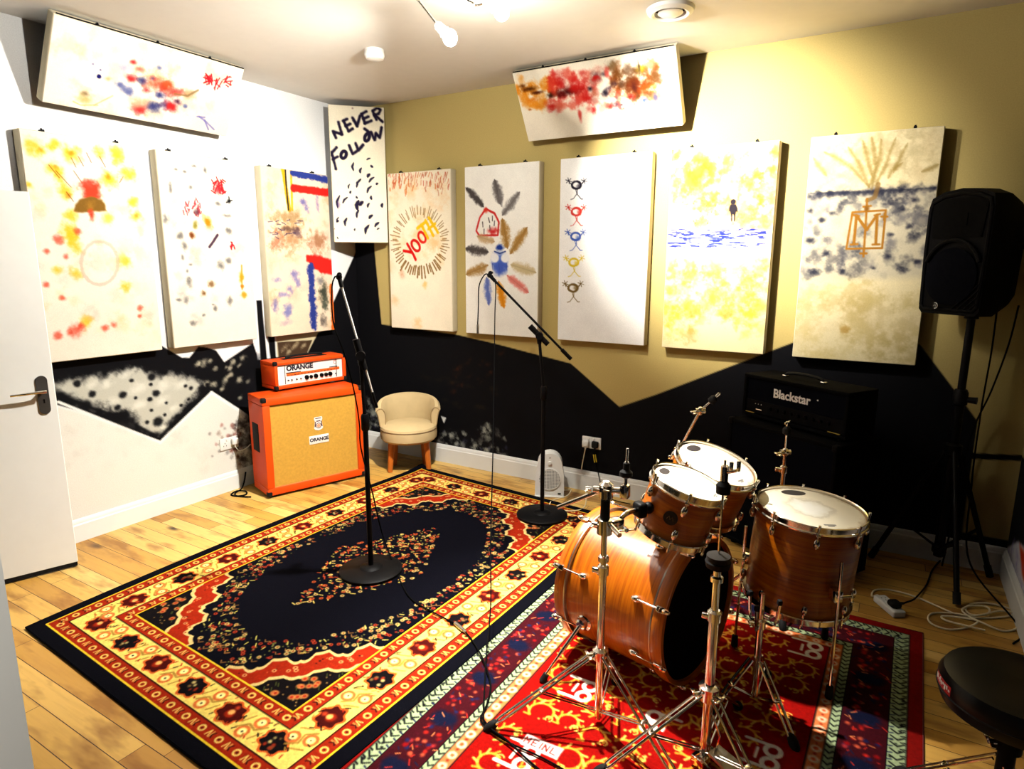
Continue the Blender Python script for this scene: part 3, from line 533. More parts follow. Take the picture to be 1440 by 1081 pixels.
def art_monogram(a):
    a.crop(900, 150, 2.667); G = (112, 112, 116); D = (64, 66, 84); T = (166, 146, 92); g = (176, 132, 58)
    for i in range(46): a.blob(rnd(600, 1120), rnd(100, 300), rnd(24, 70), [(210, 194, 154), (222, 206, 170), (196, 184, 150)][i % 3], .3, None, 1., 1.6, -.6)
    for i in range(60): a.blob(rnd(580, 1060), rnd(650, 950), rnd(24, 70), [(216, 200, 150), (226, 212, 176), (204, 186, 134)][i % 3], .32, None, 1., 1.6)
    a.poly([(628, 318), (900, 307), (1130, 296), (1090, 640), (600, 650)], (196, 190, 178), .45, .03)
    for i in range(110): x, y = rnd(610, 1100), 310+330*rnd(0, 1)**1.3; a.blob(x, y, rnd(14, 40), [G, (150, 146, 146), (196, 188, 170), D][i % 4], .45, None, 1., 1.5)
    for p in [[(630, 326), (760, 322), (880, 318)], [(880, 316), (1010, 310), (1128, 303)]]: a.stroke(p, 12, D, .5, .9, 1.4)
    for i in range(26): a.blob(635+i*19, 334-i*1.1, rnd(16, 30), D, .5, rnd(10, 22), 1., 1.)
    for x, y, r in [(705, 325, 20), (770, 325, 24), (985, 385, 22), (980, 312, 22), (760, 618, 22), (985, 612, 26), (875, 605, 16), (680, 425, 22), (640, 500, 24), (660, 620, 28), (720, 400, 20), (940, 480, 18), (1030, 350, 24), (700, 550, 22), (1040, 580, 20), (640, 390, 18), (930, 560, 18), (1010, 450, 20)]: a.blob(x, y, r, D, .75, r*.7, 1., 1.)
    for p in [[(868, 315), (885, 230), (880, 170), (868, 110)], [(880, 300), (920, 225), (940, 165), (960, 115)], [(855, 310), (900, 200), (905, 120)], [(950, 250), (975, 190), (1005, 135)], [(858, 300), (800, 235), (745, 195), (690, 170)], [(862, 305), (820, 210), (780, 150)], [(1055, 245), (1090, 230), (1122, 215)], [(870, 260), (850, 180), (835, 125)], [(700, 260), (670, 220), (650, 190)], [(930, 270), (945, 240), (985, 210)]]: a.stroke(p, 30, T, .55, 1., .8, taper=True)
    a.stroke([(852, 352), (880, 340), (895, 290)], 20, (150, 120, 70), .6)
    a.stroke([(797, 396), (922, 388), (908, 530), (774, 533)], 9, g, .95, .3, .2, closed=True)
    for p in [[(812, 408), (802, 515)], [(812, 408), (850, 462)], [(850, 462), (890, 405)], [(890, 405), (884, 515)]]: a.stroke(p, 12, g, .95, .3, .2)
    for p in [[(790, 517), (816, 515)], [(872, 517), (898, 516)], [(800, 406), (822, 410)], [(880, 407), (900, 402)], [(852, 345), (846, 450), (838, 562)], [(905, 412), (928, 412)], [(917, 400), (915, 424)], [(826, 550), (850, 550)], [(838, 375), (866, 372)]]: a.stroke(p, 9, g, .95, .3, .2)
    a.blob(852, 382, 12, (150, 110, 50), .8); a.blob(770, 835, 22, (196, 166, 100), .6)
Bz = (2.332, 1.104); G5 = 'panels along the khaki wall'
bx = [(.445, 1.074), (1.2, 1.832), (1.992, 2.634), (2.753, 3.382), (3.541, 4.16)]
for (x0, x1), fn, bg, lab, sd in zip(bx, (art_youth, art_birds, art_stick_birds, art_sea, art_monogram), ((238, 226, 200), (240, 237, 228), (240, 238, 234), (236, 220, 170), (226, 210, 166)), (
        'cream panel with YOOTH lettered inside a ring of brown rays', 'white panel painted with two birds and loose grey and brown feathers', 'white panel with a column of five small stick birds', 'yellow panel with a blue sea and a small grey figure', 'panel with a grey band and a gold M monogram, beside the loudspeaker'), range(31, 36)):
    panel(lab, G5, (x0, -.07, Bz[0]), (1, 0, 0), (0, 0, -1), x1-x0, Bz[0]-Bz[1], .0695, sd, fn, bg, (.12, x1-x0-.13))
# --- tilted panels under the ceiling --------------------------------
def art_red_blue(a):
    a.crop(0, 0, 3.79); R = (206, 54, 56); B = (76, 80, 132); L = (124, 130, 170)
    for i in range(40): a.blob(rnd(240, 1250), rnd(130, 640), rnd(30, 80), [(222, 200, 150), (226, 210, 170), (206, 190, 150)][i % 3], .25, None, 1., 1.6)
    for q, c in [((660, 470, 40), L), ((700, 420, 36), R), ((760, 430, 34), B), ((815, 420, 20), B), ((830, 450, 60), (222, 110, 84)), ((880, 470, 50), (206, 84, 60)), ((930, 490, 46), (222, 96, 84)), ((900, 450, 36), (216, 104, 60)), ((850, 505, 34), B), ((745, 580, 44), R), ((820, 570, 44), B), ((880, 560, 36), B), ((910, 565, 44), R), ((945, 540, 26), (110, 60, 90)), ((710, 330, 22), R), ((745, 370, 30), (222, 130, 110)), ((735, 540, 50), (230, 180, 150)), ((1000, 500, 40), (206, 176, 140)), ((850, 360, 20), L), ((660, 360, 40), (190, 186, 200)), ((640, 450, 24), L), ((690, 490, 30), L), ((780, 480, 30), R), ((960, 490, 26), (226, 120, 110)), ((760, 320, 40), (196, 196, 206)), ((575, 420, 20), (200, 186, 150)), ((455, 500, 26), (160, 140, 110)), ((450, 530, 40), (206, 190, 140)), ((990, 565, 18), L)]: a.blob(q[0], q[1], q[2]*1.15, c, .8, q[2]*.85, 1., .8)
    a.blob(527, 407, 13, (44, 40, 120), .95, None, .3, .2).blob(535, 372, 9, (70, 66, 140), .8).blob(495, 340, 9, (110, 104, 160), .7)
    for x, y, n in [(1105, 420, 16), (1160, 450, 8), (1215, 435, 8)]:
        for i in range(n): a.stroke([(x+rnd(-28, 28), y+rnd(-25, 35)), (x+rnd(-20, 24), y+rnd(-35, 25))], 8, (196, 40, 56), .8)
    for p in [[(1060, 620), (1100, 650), (1140, 690)], [(1090, 640), (1110, 690)], [(1050, 620), (1090, 625)]]: a.stroke(p, 12, (140, 136, 190), .6)
    a.stroke([(930, 500), (1000, 510), (1055, 480)], 14, (150, 130, 90), .6); a.stroke([(500, 560), (600, 510)], 10, (196, 176, 130), .5); a.stroke([(390, 540), (430, 560), (520, 560)], 10, (206, 190, 130), .6)
def art_smoke(a):
    a.crop(640, 30, 3.79); O = (232, 164, 50); R = (214, 66, 60); K_ = (110, 24, 30)
    for i in range(34): a.blob(rnd(335, 540), rnd(300, 450), rnd(18, 42), O, .5, None, 1., 1.3)
    for i in range(46): a.blob(rnd(500, 760), rnd(270, 460), rnd(18, 46), [(222, 104, 90), R, (228, 140, 120)][i % 3], .5, None, 1., 1.3)
    a.deep = 1.9
    for i in range(40): a.blob(rnd(840, 1090), rnd(230, 420), rnd(26, 52), [(146, 110, 64), (128, 100, 70), (170, 150, 116), (166, 104, 34)][i % 4], .6, None, 1., 1.)
    for i in range(26): a.blob(rnd(690, 880), rnd(280, 470), rnd(16, 36), [(222, 120, 110), (210, 190, 180), (90, 76, 104), (206, 150, 120)][i % 4], .5, None, 1., 1.3)
    a.deep = 1.9
    for x, y, rx, ry, c in [(600, 375, 90, 26, K_), (560, 380, 50, 22, (140, 34, 34)), (640, 350, 50, 40, R), (560, 330, 40, 40, R), (700, 390, 34, 40, R), (395, 360, 60, 14, (120, 74, 30)), (360, 345, 26, 14, (140, 90, 40)), (510, 395, 34, 16, (96, 60, 30)), (440, 378, 50, 9, (120, 60, 30)), (520, 340, 22, 60, (226, 110, 90)), (525, 280, 18, 24, (226, 110, 100)), (680, 275, 40, 22, (228, 140, 130)), (750, 300, 34, 16, R), (810, 275, 20, 36, (228, 140, 130)), (665, 500, 14, 40, (222, 110, 100)), (740, 470, 16, 24, (220, 90, 90)), (830, 455, 26, 20, (222, 90, 80)), (900, 465, 16, 12, (226, 140, 130)), (720, 360, 18, 18, (70, 60, 84)), (800, 380, 22, 20, (70, 56, 84)), (890, 335, 36, 30, (120, 100, 84)), (950, 330, 90, 60, (140, 96, 54)), (960, 345, 66, 42, (140, 76, 30)), (955, 350, 18, 26, (110, 56, 40)), (940, 400, 26, 18, R), (1060, 355, 34, 22, (232, 140, 40)), (1010, 355, 40, 30, (190, 110, 40)), (1005, 420, 26, 20, (92, 116, 190)), (1070, 405, 18, 30, (130, 124, 150)), (1110, 290, 24, 32, (160, 150, 146)), (990, 250, 34, 28, (190, 176, 60)), (1040, 230, 30, 24, (190, 176, 150)), (920, 250, 40, 30, (160, 140, 120)), (980, 240, 10, 50, (110, 90, 80)), (890, 445, 12, 6, (70, 70, 90)), (400, 470, 14, 6, (206, 150, 90)), (420, 415, 40, 14, O), (520, 455, 22, 18, (226, 90, 80)), (450, 455, 30, 12, (232, 180, 90)), (560, 450, 40, 24, (228, 150, 130))]: a.blob(x, y, rx, c, .75, ry*1.15, 1., .8)
O = V(.330, -2.335, 2.842); d = V(.100, -2.335, 2.455)-O
panel('tilted cream panel under the ceiling with a red and blue burst', 'tilted ceiling panels', O, (0, 1, 0), d.normalized(), 1.085, d.length, .06, 41, art_red_blue, CV, (), (.2, .52, .84))
O = V(1.762, -.330, 2.842); d = V(1.762, -.105, 2.455)-O
panel('tilted cream panel under the ceiling with an orange and red smoke band', 'tilted ceiling panels', O, (1, 0, 0), d.normalized(), 1.07, d.length, .06, 42, art_smoke, (236, 228, 208), (), (.23, .52, .83))
# ------------------------------------------------------------------ rugs
def flower(a, x, y, r, ring, mid, al=.9):
    a.blob(x, y, r, ring, al, None, .5, .35); a.blob(x, y, r*.52, mid, al, None, .5, .3)
def rug_one():
    Wd, L = 1.83, 2.80; C = [np.array(q) for q in ((.80, -2.985), (2.605, -3.085), (2.66, -.40), (.865, -.235))]   # front-left, front-right, back-right, back-left
    a = Raster(Wd, L, .004, (5, 5, 11), 61); NV = (5, 5, 12); RD = (142, 32, 12); CR = (226, 196, 96); TN = (150, 110, 44); BK = (12, 8, 10); YL = (216, 180, 40); DR = (96, 18, 10)
    X, Y = a.X, a.Y; e = np.minimum(np.minimum(X, Wd-X), np.minimum(Y, L-Y))
    for lo, hi, c in [(.058, 9, YL), (.066, 9, RD), (.128, 9, BK), (.134, 9, CR), (.272, 9, BK), (.278, 9, RD), (.335, 9, YL), (.342, 9, NV)]:
        m = sstep(lo-.0015, lo+.0015, e)[..., None]; a.c[:] = a.c*(1-m)+np.array(c)/255.*m
    def along(off, step, fn):     # walk round the rug at a given distance from its edge
        for side in range(4):
            ln = (Wd if side % 2 == 0 else L)-2*off; n = max(1, int(round(ln/step)))
            for i in range(n):
                s = off+ln*(i+.5)/n; p = [(s, L-off), (Wd-off, s), (s, off), (off, s)][side]; ang = [0, PI/2, 0, PI/2][side]
                inn = [(0, -1), (-1, 0), (0, 1), (1, 0)][side]; fn(p[0], p[1], ang, inn, i, side)
    def guard(x, y, ang, inn, i, side):
        c, s = math.cos(ang), math.sin(ang); q = lambda u, v: (x+u*c+v*inn[0], y+u*s+v*inn[1])
        if i % 2 == 0: a.ell(x, y, .0135, .0125, .009, CR, .95, n=.2); a.blob(x, y, .005, BK, .9)
        else:
            a.stroke([q(-.016, -.012), q(-.008, .014), q(0, -.012)], .007, CR, .9, n=.2); a.stroke([q(.006, .014), q(.006, -.013)], .007, (206, 150, 70), .9, n=.2); a.stroke([q(.018, -.012), q(.009, 0), q(.018, .013)], .006, BK, .9, n=.2)
    along(.097, .052, guard); along(.307, .052, guard)
    def palmette(x, y, ang, inn, i, side):
        c, s = math.cos(ang), math.sin(ang); q = lambda u, v: (x+u*c+v*inn[0], y+u*s+v*inn[1])
        if i % 2 == 0:
            pts = [(.066*(1+.12*math.cos(7*t))*math.cos(t), .058*(1+.12*math.cos(7*t))*math.sin(t)) for t in np.linspace(0, 2*PI, 40)]
            a.poly([q(u, v) for u, v in pts], (196, 84, 30), raw=True); a.poly([q(u*.84, v*.84) for u, v in pts], BK if (i//2) % 2 else (60, 10, 8), raw=True)
            if (i//2) % 2 == 0:
                a.blob(*q(0, -.004), .024, RD, .95, None, .4, .4).blob(*q(0, .004), .015, (226, 170, 90), .95, None, .4, .4); a.blob(*q(0, .03), .014, (190, 60, 30), .9)
            else:
                for k in range(7): u, v = rnd(-.03, .03), rnd(-.03, .03); a.blob(*q(u, v), .011, [(150, 40, 20), (120, 90, 50), (200, 180, 110)][k % 3], .9)
        else:
            for sx in (-1, 1):
                a.ell(*q(sx*.012, sx*.034), .024, .024, .014, (200, 96, 44), .95, n=.3); a.blob(*q(sx*.012, sx*.034), .016, (240, 224, 150), .95, None, .4, .2); a.blob(*q(sx*.012, sx*.034), .006, BK, .95)
            a.stroke([q(-.05, -.03), q(-.02, .005), q(.02, -.005), q(.05, .03)], .012, TN, .9, .4, .5); a.stroke([q(-.055, .0), q(-.035, .045)], .010, TN, .85); a.stroke([q(.055, .0), q(.035, -.045)], .010, TN, .85)
        for k in range(13):
            u, v = rnd(-.075, .075), rnd(-.058, .058)
            if math.hypot(u, v) > .05: a.stroke([q(u, v), q(u+rnd(-.014, .014), v+rnd(.006, .016))], .007, [BK, (160, 40, 20), TN, BK][k % 4], .9, .3, .6)
    along(.203, .132, palmette)
    x0, x1, y0, y1 = .345, Wd-.345, .345, L-.345; cx, cy = Wd/2, L/2
    # corner spandrels
    fw, fh = (x1-x0)/2, (y1-y0)/2; sx = (x1-x0)/2-np.abs(X-cx); sy = (y1-y0)/2-np.abs(Y-cy); ins = (e > .343)
    wav = .05*np.cos((sx-sy)*24)+.03*np.abs(np.sin((sx-sy)*38)); d1 = sx/.42+sy/.52+wav*1.5; d2 = sx/.27+sy/.33+wav*1.3
    def lay(mask, c): mm = np.clip(mask, 0, 1)[..., None]*ins[..., None]; a.c[:] = a.c*(1-mm)+np.array(c)/255.*mm
    lay(sstep(1.03, 1.01, d1), (206, 176, 110)); lay(sstep(.97, .95, d1), RD); lay(sstep(1.06, 1.03, d2), (206, 176, 110)); lay(sstep(.97, .94, d2), BK)
    med = (np.abs(X-cx)/.49)**2+(np.abs(Y-cy)/.86)**2
    med2 = np.abs(X-cx)/.29+np.abs(Y-cy)/.60
    g = np.random.default_rng(4)
    for i in range(4200):
        x, y = g.uniform(x0+.012, x1-.012), g.uniform(y0+.012, y1-.012); ssx, ssy = fw-abs(x-cx), fh-abs(y-cy)
        D1 = ssx/.42+ssy/.52; D2 = ssx/.27+ssy/.33; m = (abs(x-cx)/.49)**2+(abs(y-cy)/.86)**2; m2 = abs(x-cx)/.31+abs(y-cy)/.60; k = i % 7
        if .98 < m and D1 > 1.08:
            if k == 0: flower(a, x, y, .013, (222, 196, 110), (120, 40, 20))
            elif k == 1: flower(a, x, y, .012, (190, 60, 30), (40, 10, 10))
            elif k == 2: a.stroke([(x, y), (x+g.uniform(-.02, .02), y+g.uniform(-.02, .02))], .007, (206, 190, 90), .9)
            elif k == 3: a.stroke([(x, y), (x+.012, y+.01), (x+.026, y-.004)], .007, (150, 100, 50), .8)
            elif k == 4: a.blob(x, y, .009, (150, 40, 24), .8)
            else: a.blob(x, y, .006, (130, 126, 60), .8)
        elif m2 < 1.:
            if k < 2: flower(a, x, y, .013, (226, 196, 110) if k else (200, 90, 40), (90, 24, 16))
            elif k < 4: a.stroke([(x, y), (x+g.uniform(-.022, .022), y+g.uniform(-.022, .022))], .008, [(216, 186, 90), (170, 60, 30)][k-2], .9)
            elif k == 4: a.blob(x, y, .009, (180, 60, 30), .85)
            else: a.blob(x, y, .007, (206, 186, 80), .85)
        elif D1 < .9 and D2 > 1.1 and k < 3: 
            if k == 0: flower(a, x, y, .012, (222, 170, 100), (120, 20, 10))
            else: a.blob(x, y, .006, [(226, 130, 70), BK][k-1], .8)
        elif D2 < .9 and k < 4:
            if k == 0: flower(a, x, y, .017, (196, 120, 60), (150, 30, 16))
            elif k == 1: a.stroke([(x, y), (x+.014, y+.014)], .006, (60, 66, 30), .9)
            else: a.blob(x, y, .006, (206, 160, 90), .7)
    for k in range(8): t = 2*PI*k/8; a.blob(cx+.045*math.cos(t), cy+.05*math.sin(t), .026, (226, 190, 110), .9)
    a.blob(cx, cy, .05, (206, 110, 60), .95, None, .4, .4).blob(cx, cy, .028, (232, 206, 130), .95, None, .4, .4).blob(cx, cy, .013, (150, 40, 24), .95)
    a.c *= (1+a.n3*.22)[..., None]
    def mp(s, t):
        s, t = np.broadcast_arrays(s, t); b = 1-t; P = [C[0][None, None]*((1-s)*(1-b))[..., None], C[1][None, None]*(s*(1-b))[..., None], C[2][None, None]*(s*b)[..., None], C[3][None, None]*((1-s)*b)[..., None]]
        xy = P[0]+P[1]+P[2]+P[3]; xy[..., 0] -= .055*4*((1-s)*b*(1-b)); xy[..., 0] += .02*4*(s*b*(1-b))
        z = .0135+.0012*np.sin(9*s)*np.sin(7*t); z = z+.022*np.exp(-((s)**2+(1-b)**2*0+(t)**2)/.0016)
        return np.concatenate([xy, z[..., None]], -1)
    a.map = mp
    loc = (1.73, -1.67, 0); o = gridmesh('rug', M['carpet'], (0, 0, 0), (1, 0, 0), (0, 1, 0), a, None, loc=loc)
    tag(o, 'large cream and red bordered rug with a navy diamond field, under the microphone stands', 'rug')
    # bound edge
    t = np.linspace(0, 1, 40); Z = np.zeros(1); edge = []
    for s_, t_ in [(q, 0) for q in t]+[(1, q) for q in t[1:]]+[(q, 1) for q in t[::-1][1:]]+[(0, q) for q in t[::-1][1:-1]]:
        w = mp(np.array([[s_]]), np.array([[t_]]))[0, 0]; edge.append((w[0], w[1], w[2]-.0062))
    build('bound_edge', MB().tube(edge, .0062, 6, True), M['cloth_black'], o)
rug_one()
def rug_two():
    Wd, L = 1.70, 2.15; x0, yb = 2.59, -.905; a = Raster(Wd, L, .004, (122, 8, 5), 62); X, Y = a.X, a.Y
    e = np.minimum(np.minimum(X, Wd-X), np.minimum(Y, L-Y)); RD = (160, 20, 14); BK = (10, 10, 14); GR = (150, 164, 122); NV = (12, 16, 38); OR = (206, 110, 60)
    for lo, c in [(0, (120, 14, 10)), (.048, BK), (.052, GR), (.106, BK), (.110, (52, 9, 16)), (.258, BK), (.262, GR), (.292, BK), (.296, OR), (.340, BK), (.345, (136, 9, 5))]:
        m = sstep(lo-.0015, lo+.0015, e)[..., None]; a.c[:] = a.c*(1-m)+np.array(c)/255.*m
    def walk(off, step, fn):
        for side in range(4):
            ln = (Wd if side % 2 == 0 else L)-2*off; n = int(ln/step)
            for i in range(n):
                s = off+ln*(i+.5)/n; p = [(s, L-off), (Wd-off, s), (s, off), (off, s)][side]; inn = [(0, -1), (-1, 0), (0, 1), (1, 0)][side]; al = (1, 0) if side % 2 == 0 else (0, 1)
                fn(lambda u, v: (p[0]+u*al[0]+v*inn[0], p[1]+u*al[1]+v*inn[1]), i)
    def chev(q, i):
        a.blob(*q(rnd(-.014, .014), rnd(-.02, .02)), .008, BK, .95); a.stroke([q(-.014, -.022), q(.006, -.002), q(-.010, .020)], .009, BK, .95, n=.2); a.stroke([q(.012, -.024), q(.016, -.012)], .008, BK, .95); a.stroke([q(.010, .014), q(.014, .024)], .008, (20, 24, 60), .95)
    walk(.079, .036, chev); walk(.277, .03, lambda q, i: a.stroke([q(-.009, -.012), q(.005, .0), q(-.007, .012)], .008, BK, .95, n=.2))
    def ros(q, i): a.blob(*q(0, 0), .019, (232, 206, 170), .95, None, .4, .6).blob(*q(0, 0), .011, (206, 70, 30), .95); a.blob(*q(.028, 0), .008, (150, 30, 16), .9)
    walk(.318, .055, ros)
    def flor(q, i):
        if i % 3 == 0: a.blob(*q(0, 0), .060, NV, .97, .044, .35, .4)
        else:
            for k in range(9): a.blob(*q(rnd(-.045, .045), rnd(-.055, .055)), .013, [(176, 30, 22), (196, 80, 50), (130, 12, 14), (22, 26, 66), (160, 40, 40)][k % 5], .9)
        for k in range(8): u, v = rnd(-.06, .06), rnd(-.066, .066); a.stroke([q(u, v), q(u+rnd(-.02, .02), v+rnd(-.02, .02))], .006, [(206, 120, 70), (60, 10, 20), (180, 40, 30), (20, 24, 50)][k % 4], .85)
    walk(.184, .085, flor)
    G1, G2 = (222, 150, 44), (230, 184, 80); g = np.random.default_rng(9)
    w = lambda x, y: (x-x0, yb-y)          # room coordinates to rug coordinates
    logos = [(3.135, -2.063, 0), (3.469, -2.093, 1), (3.105, -2.48, 0), (3.862, -1.31, 0), (3.819, -2.047, 0), (3.45, -2.52, 1)]
    for i in range(15):
        for j in range(11):
            x, y = .43+(i % 8)*.118+.03*(j % 2), .42+j*.135
            if i >= 8: continue
            x += g.uniform(-.02, .02); y += g.uniform(-.02, .02)
            if any(math.hypot(x-w(l[0], l[1])[0], y-w(l[0], l[1])[1]) < .085 for l in logos) or x > Wd-.4 or y > L-.4: continue
            t0 = g.uniform(0, 2*PI); r = g.uniform(.038, .054)
            a.ell(x, y, r, r*.95, .0125, G1, .95, 0, (t0, t0+4.4), .3); ex, ey = x+r*math.cos(t0+4.4), y+r*math.sin(t0+4.4); a.ell(ex, ey, .013, .013, .007, G2, .9, 0, (t0, t0+5), .3)
            for k in range(7): t = t0+k*.62; a.stroke([(x+r*math.cos(t), y+r*math.sin(t)), (x+(r+.017)*math.cos(t+.25), y+(r+.017)*math.sin(t+.25))], .0105, G2 if k % 2 else G1, .9, .3, .4)
            for k in range(3): t = t0-1-k*.5; a.blob(x+r*.8*math.cos(t), y+r*.8*math.sin(t), .008, G2, .9)
    WH = (236, 226, 206)
    for lx, ly, f in logos:
        cx, cy = w(lx, ly); s = (-1 if f else 1)*1.22; q = lambda u, v: (cx+s*u, cy+s*v*1.0)
        for v in (-.027, .027): a.ell(*q(.024, v), .025, .026, .019, WH, .97, n=.1, soft=.2); a.stroke([q(.016, v*1.75), q(-.052, v*1.75)], .016, WH, .97, .2, .1)
        a.stroke([q(-.016, -.02), q(-.016, .02)], .012, WH, .97, .2, .1)
    cx, cy = w(3.155, -2.405); q = lambda u, v: (cx+u, cy+v)
    a.poly([q(-.075, -.026), q(.07, -.026), q(.07, .028), q(-.075, .028)], (232, 226, 216), .95, .004, .05, raw=True)
    def let(ps, u): [a.stroke([q(u+x*.017, .014-y*.028) for x, y in p], .0065, (120, 20, 16), .95, .2, .1) for p in ps]
    let([[(0, 0), (0, 1), (.5, .4), (1, 1), (1, 0)]], -.068); let([[(1, 0), (0, 0), (0, 1), (1, 1)], [(0, .5), (.8, .5)]], -.038); let([[(.5, 0), (.5, 1)]], -.014); let([[(0, 0), (0, 1), (1, 0), (1, 1)]], .006); let([[(0, 1), (0, 0), (1, 0)]], .036)
    a.c *= (1+a.n3*.2)[..., None]
    def mp(s, t):
        s, t = np.broadcast_arrays(s, t); return np.stack([x0+s*Wd-.05*t*s, yb-t*L, .0062+.0008*np.sin(11*s)*np.sin(8*t)], -1)
    a.map = mp
    loc = (3.44, -1.95, 0); o = gridmesh('rug', M['carpet'], (0, 0, 0), (1, 0, 0), (0, 1, 0), a, None, loc=loc)
    tag(o, 'red rug with gold scrolls and white emblems, under the drum kit', 'rug')
    P = [(x0, yb), (x0+Wd, yb), (x0+Wd-.05, yb-L), (x0, yb-L)]; build('bound_edge', MB().tube([(x, y, .0042) for x, y in P], .004, 6, True), plain('dark_red_binding', (84, 12, 10), .9), o)
rug_two()
# ------------------------------------------------------------------ orange amplifier and cabinet
def frame_box(mb, o, x, y, z, W, D, H, t, depth):
    """four boards of an open-fronted box; o = front bottom-left corner, x right, y inwards, z up"""
    o, x, y, z = V(o), V(x), V(y), V(z); ax = (x, y, z)
    mb.box(o+x*W/2+y*depth/2+z*t/2, (W, depth, t), ax, .006); mb.box(o+x*W/2+y*depth/2+z*(H-t/2), (W, depth, t), ax, .006)
    mb.box(o+x*t/2+y*depth/2+z*H/2, (t, depth, H-2*t), ax, .006); mb.box(o+x*(W-t/2)+y*depth/2+z*H/2, (t, depth, H-2*t), ax, .006)
Z3 = V(0, 0, 1)
ox = V(.236, .7135, 0).normalized(); oy = V(-ox.y, ox.x, 0); oo = V(.393, -1.346, .018); OW, OD, OH = .752, .285, .70
t = empty('speaker_cabinet', oo+ox*OW/2+oy*OD/2+V(0, 0, -.018), 'orange speaker cabinet with a woven tan grille, standing on the wooden floor', 'speaker cabinet')
mb = MB(); frame_box(mb, oo, ox, oy, Z3, OW, OD, OH, .052, OD); mb.box(oo+ox*OW/2+oy*(OD-.02)+Z3*OH/2, (OW-.02, .03, OH-.02), (ox, oy, Z3)); build('cabinet_shell', mb, M['orange'], t)
build('grille_cloth', MB().box(oo+ox*OW/2+oy*.028+Z3*OH/2, (OW-.1, .02, OH-.1), (ox, oy, Z3)), M['cream_cloth'], t)
mb = MB(); i_ = .052; P = [oo+ox*a+oy*.014+Z3*b for a, b in ((i_, i_), (OW-i_, i_), (OW-i_, OH-i_), (i_, OH-i_))]; mb.tube(P, .005, 6, True); build('grille_piping', mb, plain('orange_piping', (214, 106, 30), .6), t)
for i in (0, 1):
    for k in (0, 1): build('corner_cap', MB().box(oo+ox*(i*OW+(-1 if i else 1)*.013)+oy*.013+Z3*(k*OH+(-1 if k else 1)*.013), (.036, .036, .036), (ox, oy, Z3), .01, 3), M['rubber'], t)
mb = MB().box(oo+oy*.165+Z3*.40-ox*.001, (.006, .115, .205), (ox, oy, Z3), .003, 2); mb.box(oo+oy*.165+Z3*.44-ox*.004, (.004, .09, .02), (ox, oy, Z3), .002); build('recessed_handle', mb, M['rubber'], t)
bc = oo+ox*.40+oy*.017+Z3*.345
bl = build('name_badge', MB().box(bc, (.15, .006, .062), (ox, oy, Z3), .002), M['bone'], t)
build('lettering', MB().text('ORANGE', bc-oy*.003, ox, Z3, .035, .001, .0017), M['ink'], bl)
cc = bc+Z3*.115; mb = MB().prism([(-.034, -.03), (-.024, -.042), (0, -.048), (.024, -.042), (.034, -.03), (.026, .02), (.032, .04), (.028, .052), (-.028, .052), (-.032, .04), (-.026, .02)], cc, ox, Z3, -oy, .003); cb = build('crest_badge', mb, M['bone'], t)
mb = MB(); mb.ring([(.016, 0), (.021, 0), (.021, .001), (.016, .001)], cc-oy*.003+Z3*-.012, -oy, 24)
for s in (-1, 1): mb.tube([cc-oy*.0035+ox*s*.027+Z3*-.02, cc-oy*.0035+ox*s*.021+Z3*.02], .0035, 6)
mb.box(cc-oy*.0035+Z3*.043, (.044, .001, .006), (ox, oy, Z3)); mb.box(cc-oy*.0035+Z3*.022, (.03, .001, .008), (ox, oy, Z3)); build('crest_drawing', mb, plain('maroon_ink', (70, 24, 40), .6), cb)
build('orange_blossom', MB().lathe([(.013, 0), (.013, .001), (0, .0012)], cc-oy*.0032+Z3*-.012, -oy, 16), plain('crest_fruit', (226, 150, 110), .6), cb)
for i in (0, 1):
    for j in (0, 1): build('foot', MB().cyl(oo+ox*(.05+i*(OW-.1))+oy*(.04+j*(OD-.08))-Z3*.018, oo+ox*(.05+i*(OW-.1))+oy*(.04+j*(OD-.08)), .02, .022), M['rubber'], t)
# head
hx = V(.102, .588, 0).normalized(); hy = V(-hx.y, hx.x, 0); ho = V(.280, -1.135, .733); HW, HD, HH = .60, .20, .20
t = empty('guitar_amplifier', ho+hx*HW/2+hy*HD/2+V(0, 0, -.014), 'orange amplifier head with a white control panel, on top of the orange cabinet', 'amplifier')
mb = MB(); frame_box(mb, ho, hx, hy, Z3, HW, HD, HH, .026, HD); mb.box(ho+hx*HW/2+hy*(HD-.01)+Z3*HH/2, (HW-.02, .015, HH-.02), (hx, hy, Z3)); build('case', mb, M['orange'], t)
fp = ho+hy*.018; fw = HW-.052; face = build('control_panel', MB().box(fp+hx*HW/2+hy*.004+Z3*HH/2, (fw, .008, HH-.052), (hx, hy, Z3)), M['bone'], t)
s0 = fp+hx*.026+Z3*.026
build('lettering', MB().text('ORANGE', s0+hx*.075-hy*.0002+Z3*.116, hx, Z3, .053, .0015, .0027, 'LEFT'), M['ink'], face)
mb = MB()
for a in (.062, fw-.052): mb.box(s0+hx*a+Z3*(HH-.052)/2, (.005, .004, HH-.06), (hx, hy, Z3))
build('divider_line', mb, M['ink'], face)
mb = MB().box(s0+hx*.298+Z3*.070, (.45, .004, .020), (hx, hy, Z3)); build('orange_stripe', mb, plain('stripe_orange', (226, 96, 20), .5), face)
mb = MB()
for k in range(16): mb.box(s0+hx*(.085+k*.028)-hy*.0015+Z3*.066, (.015, .003, .004), (hx, hy, Z3))
mb.box(s0+hx*.13-hy*.001+Z3*.084, (.12, .003, .006), (hx, hy, Z3)); mb.box(s0+hx*.47-hy*.001+Z3*.086, (.07, .003, .006), (hx, hy, Z3)); build('stripe_symbols', mb, M['ink'], face)
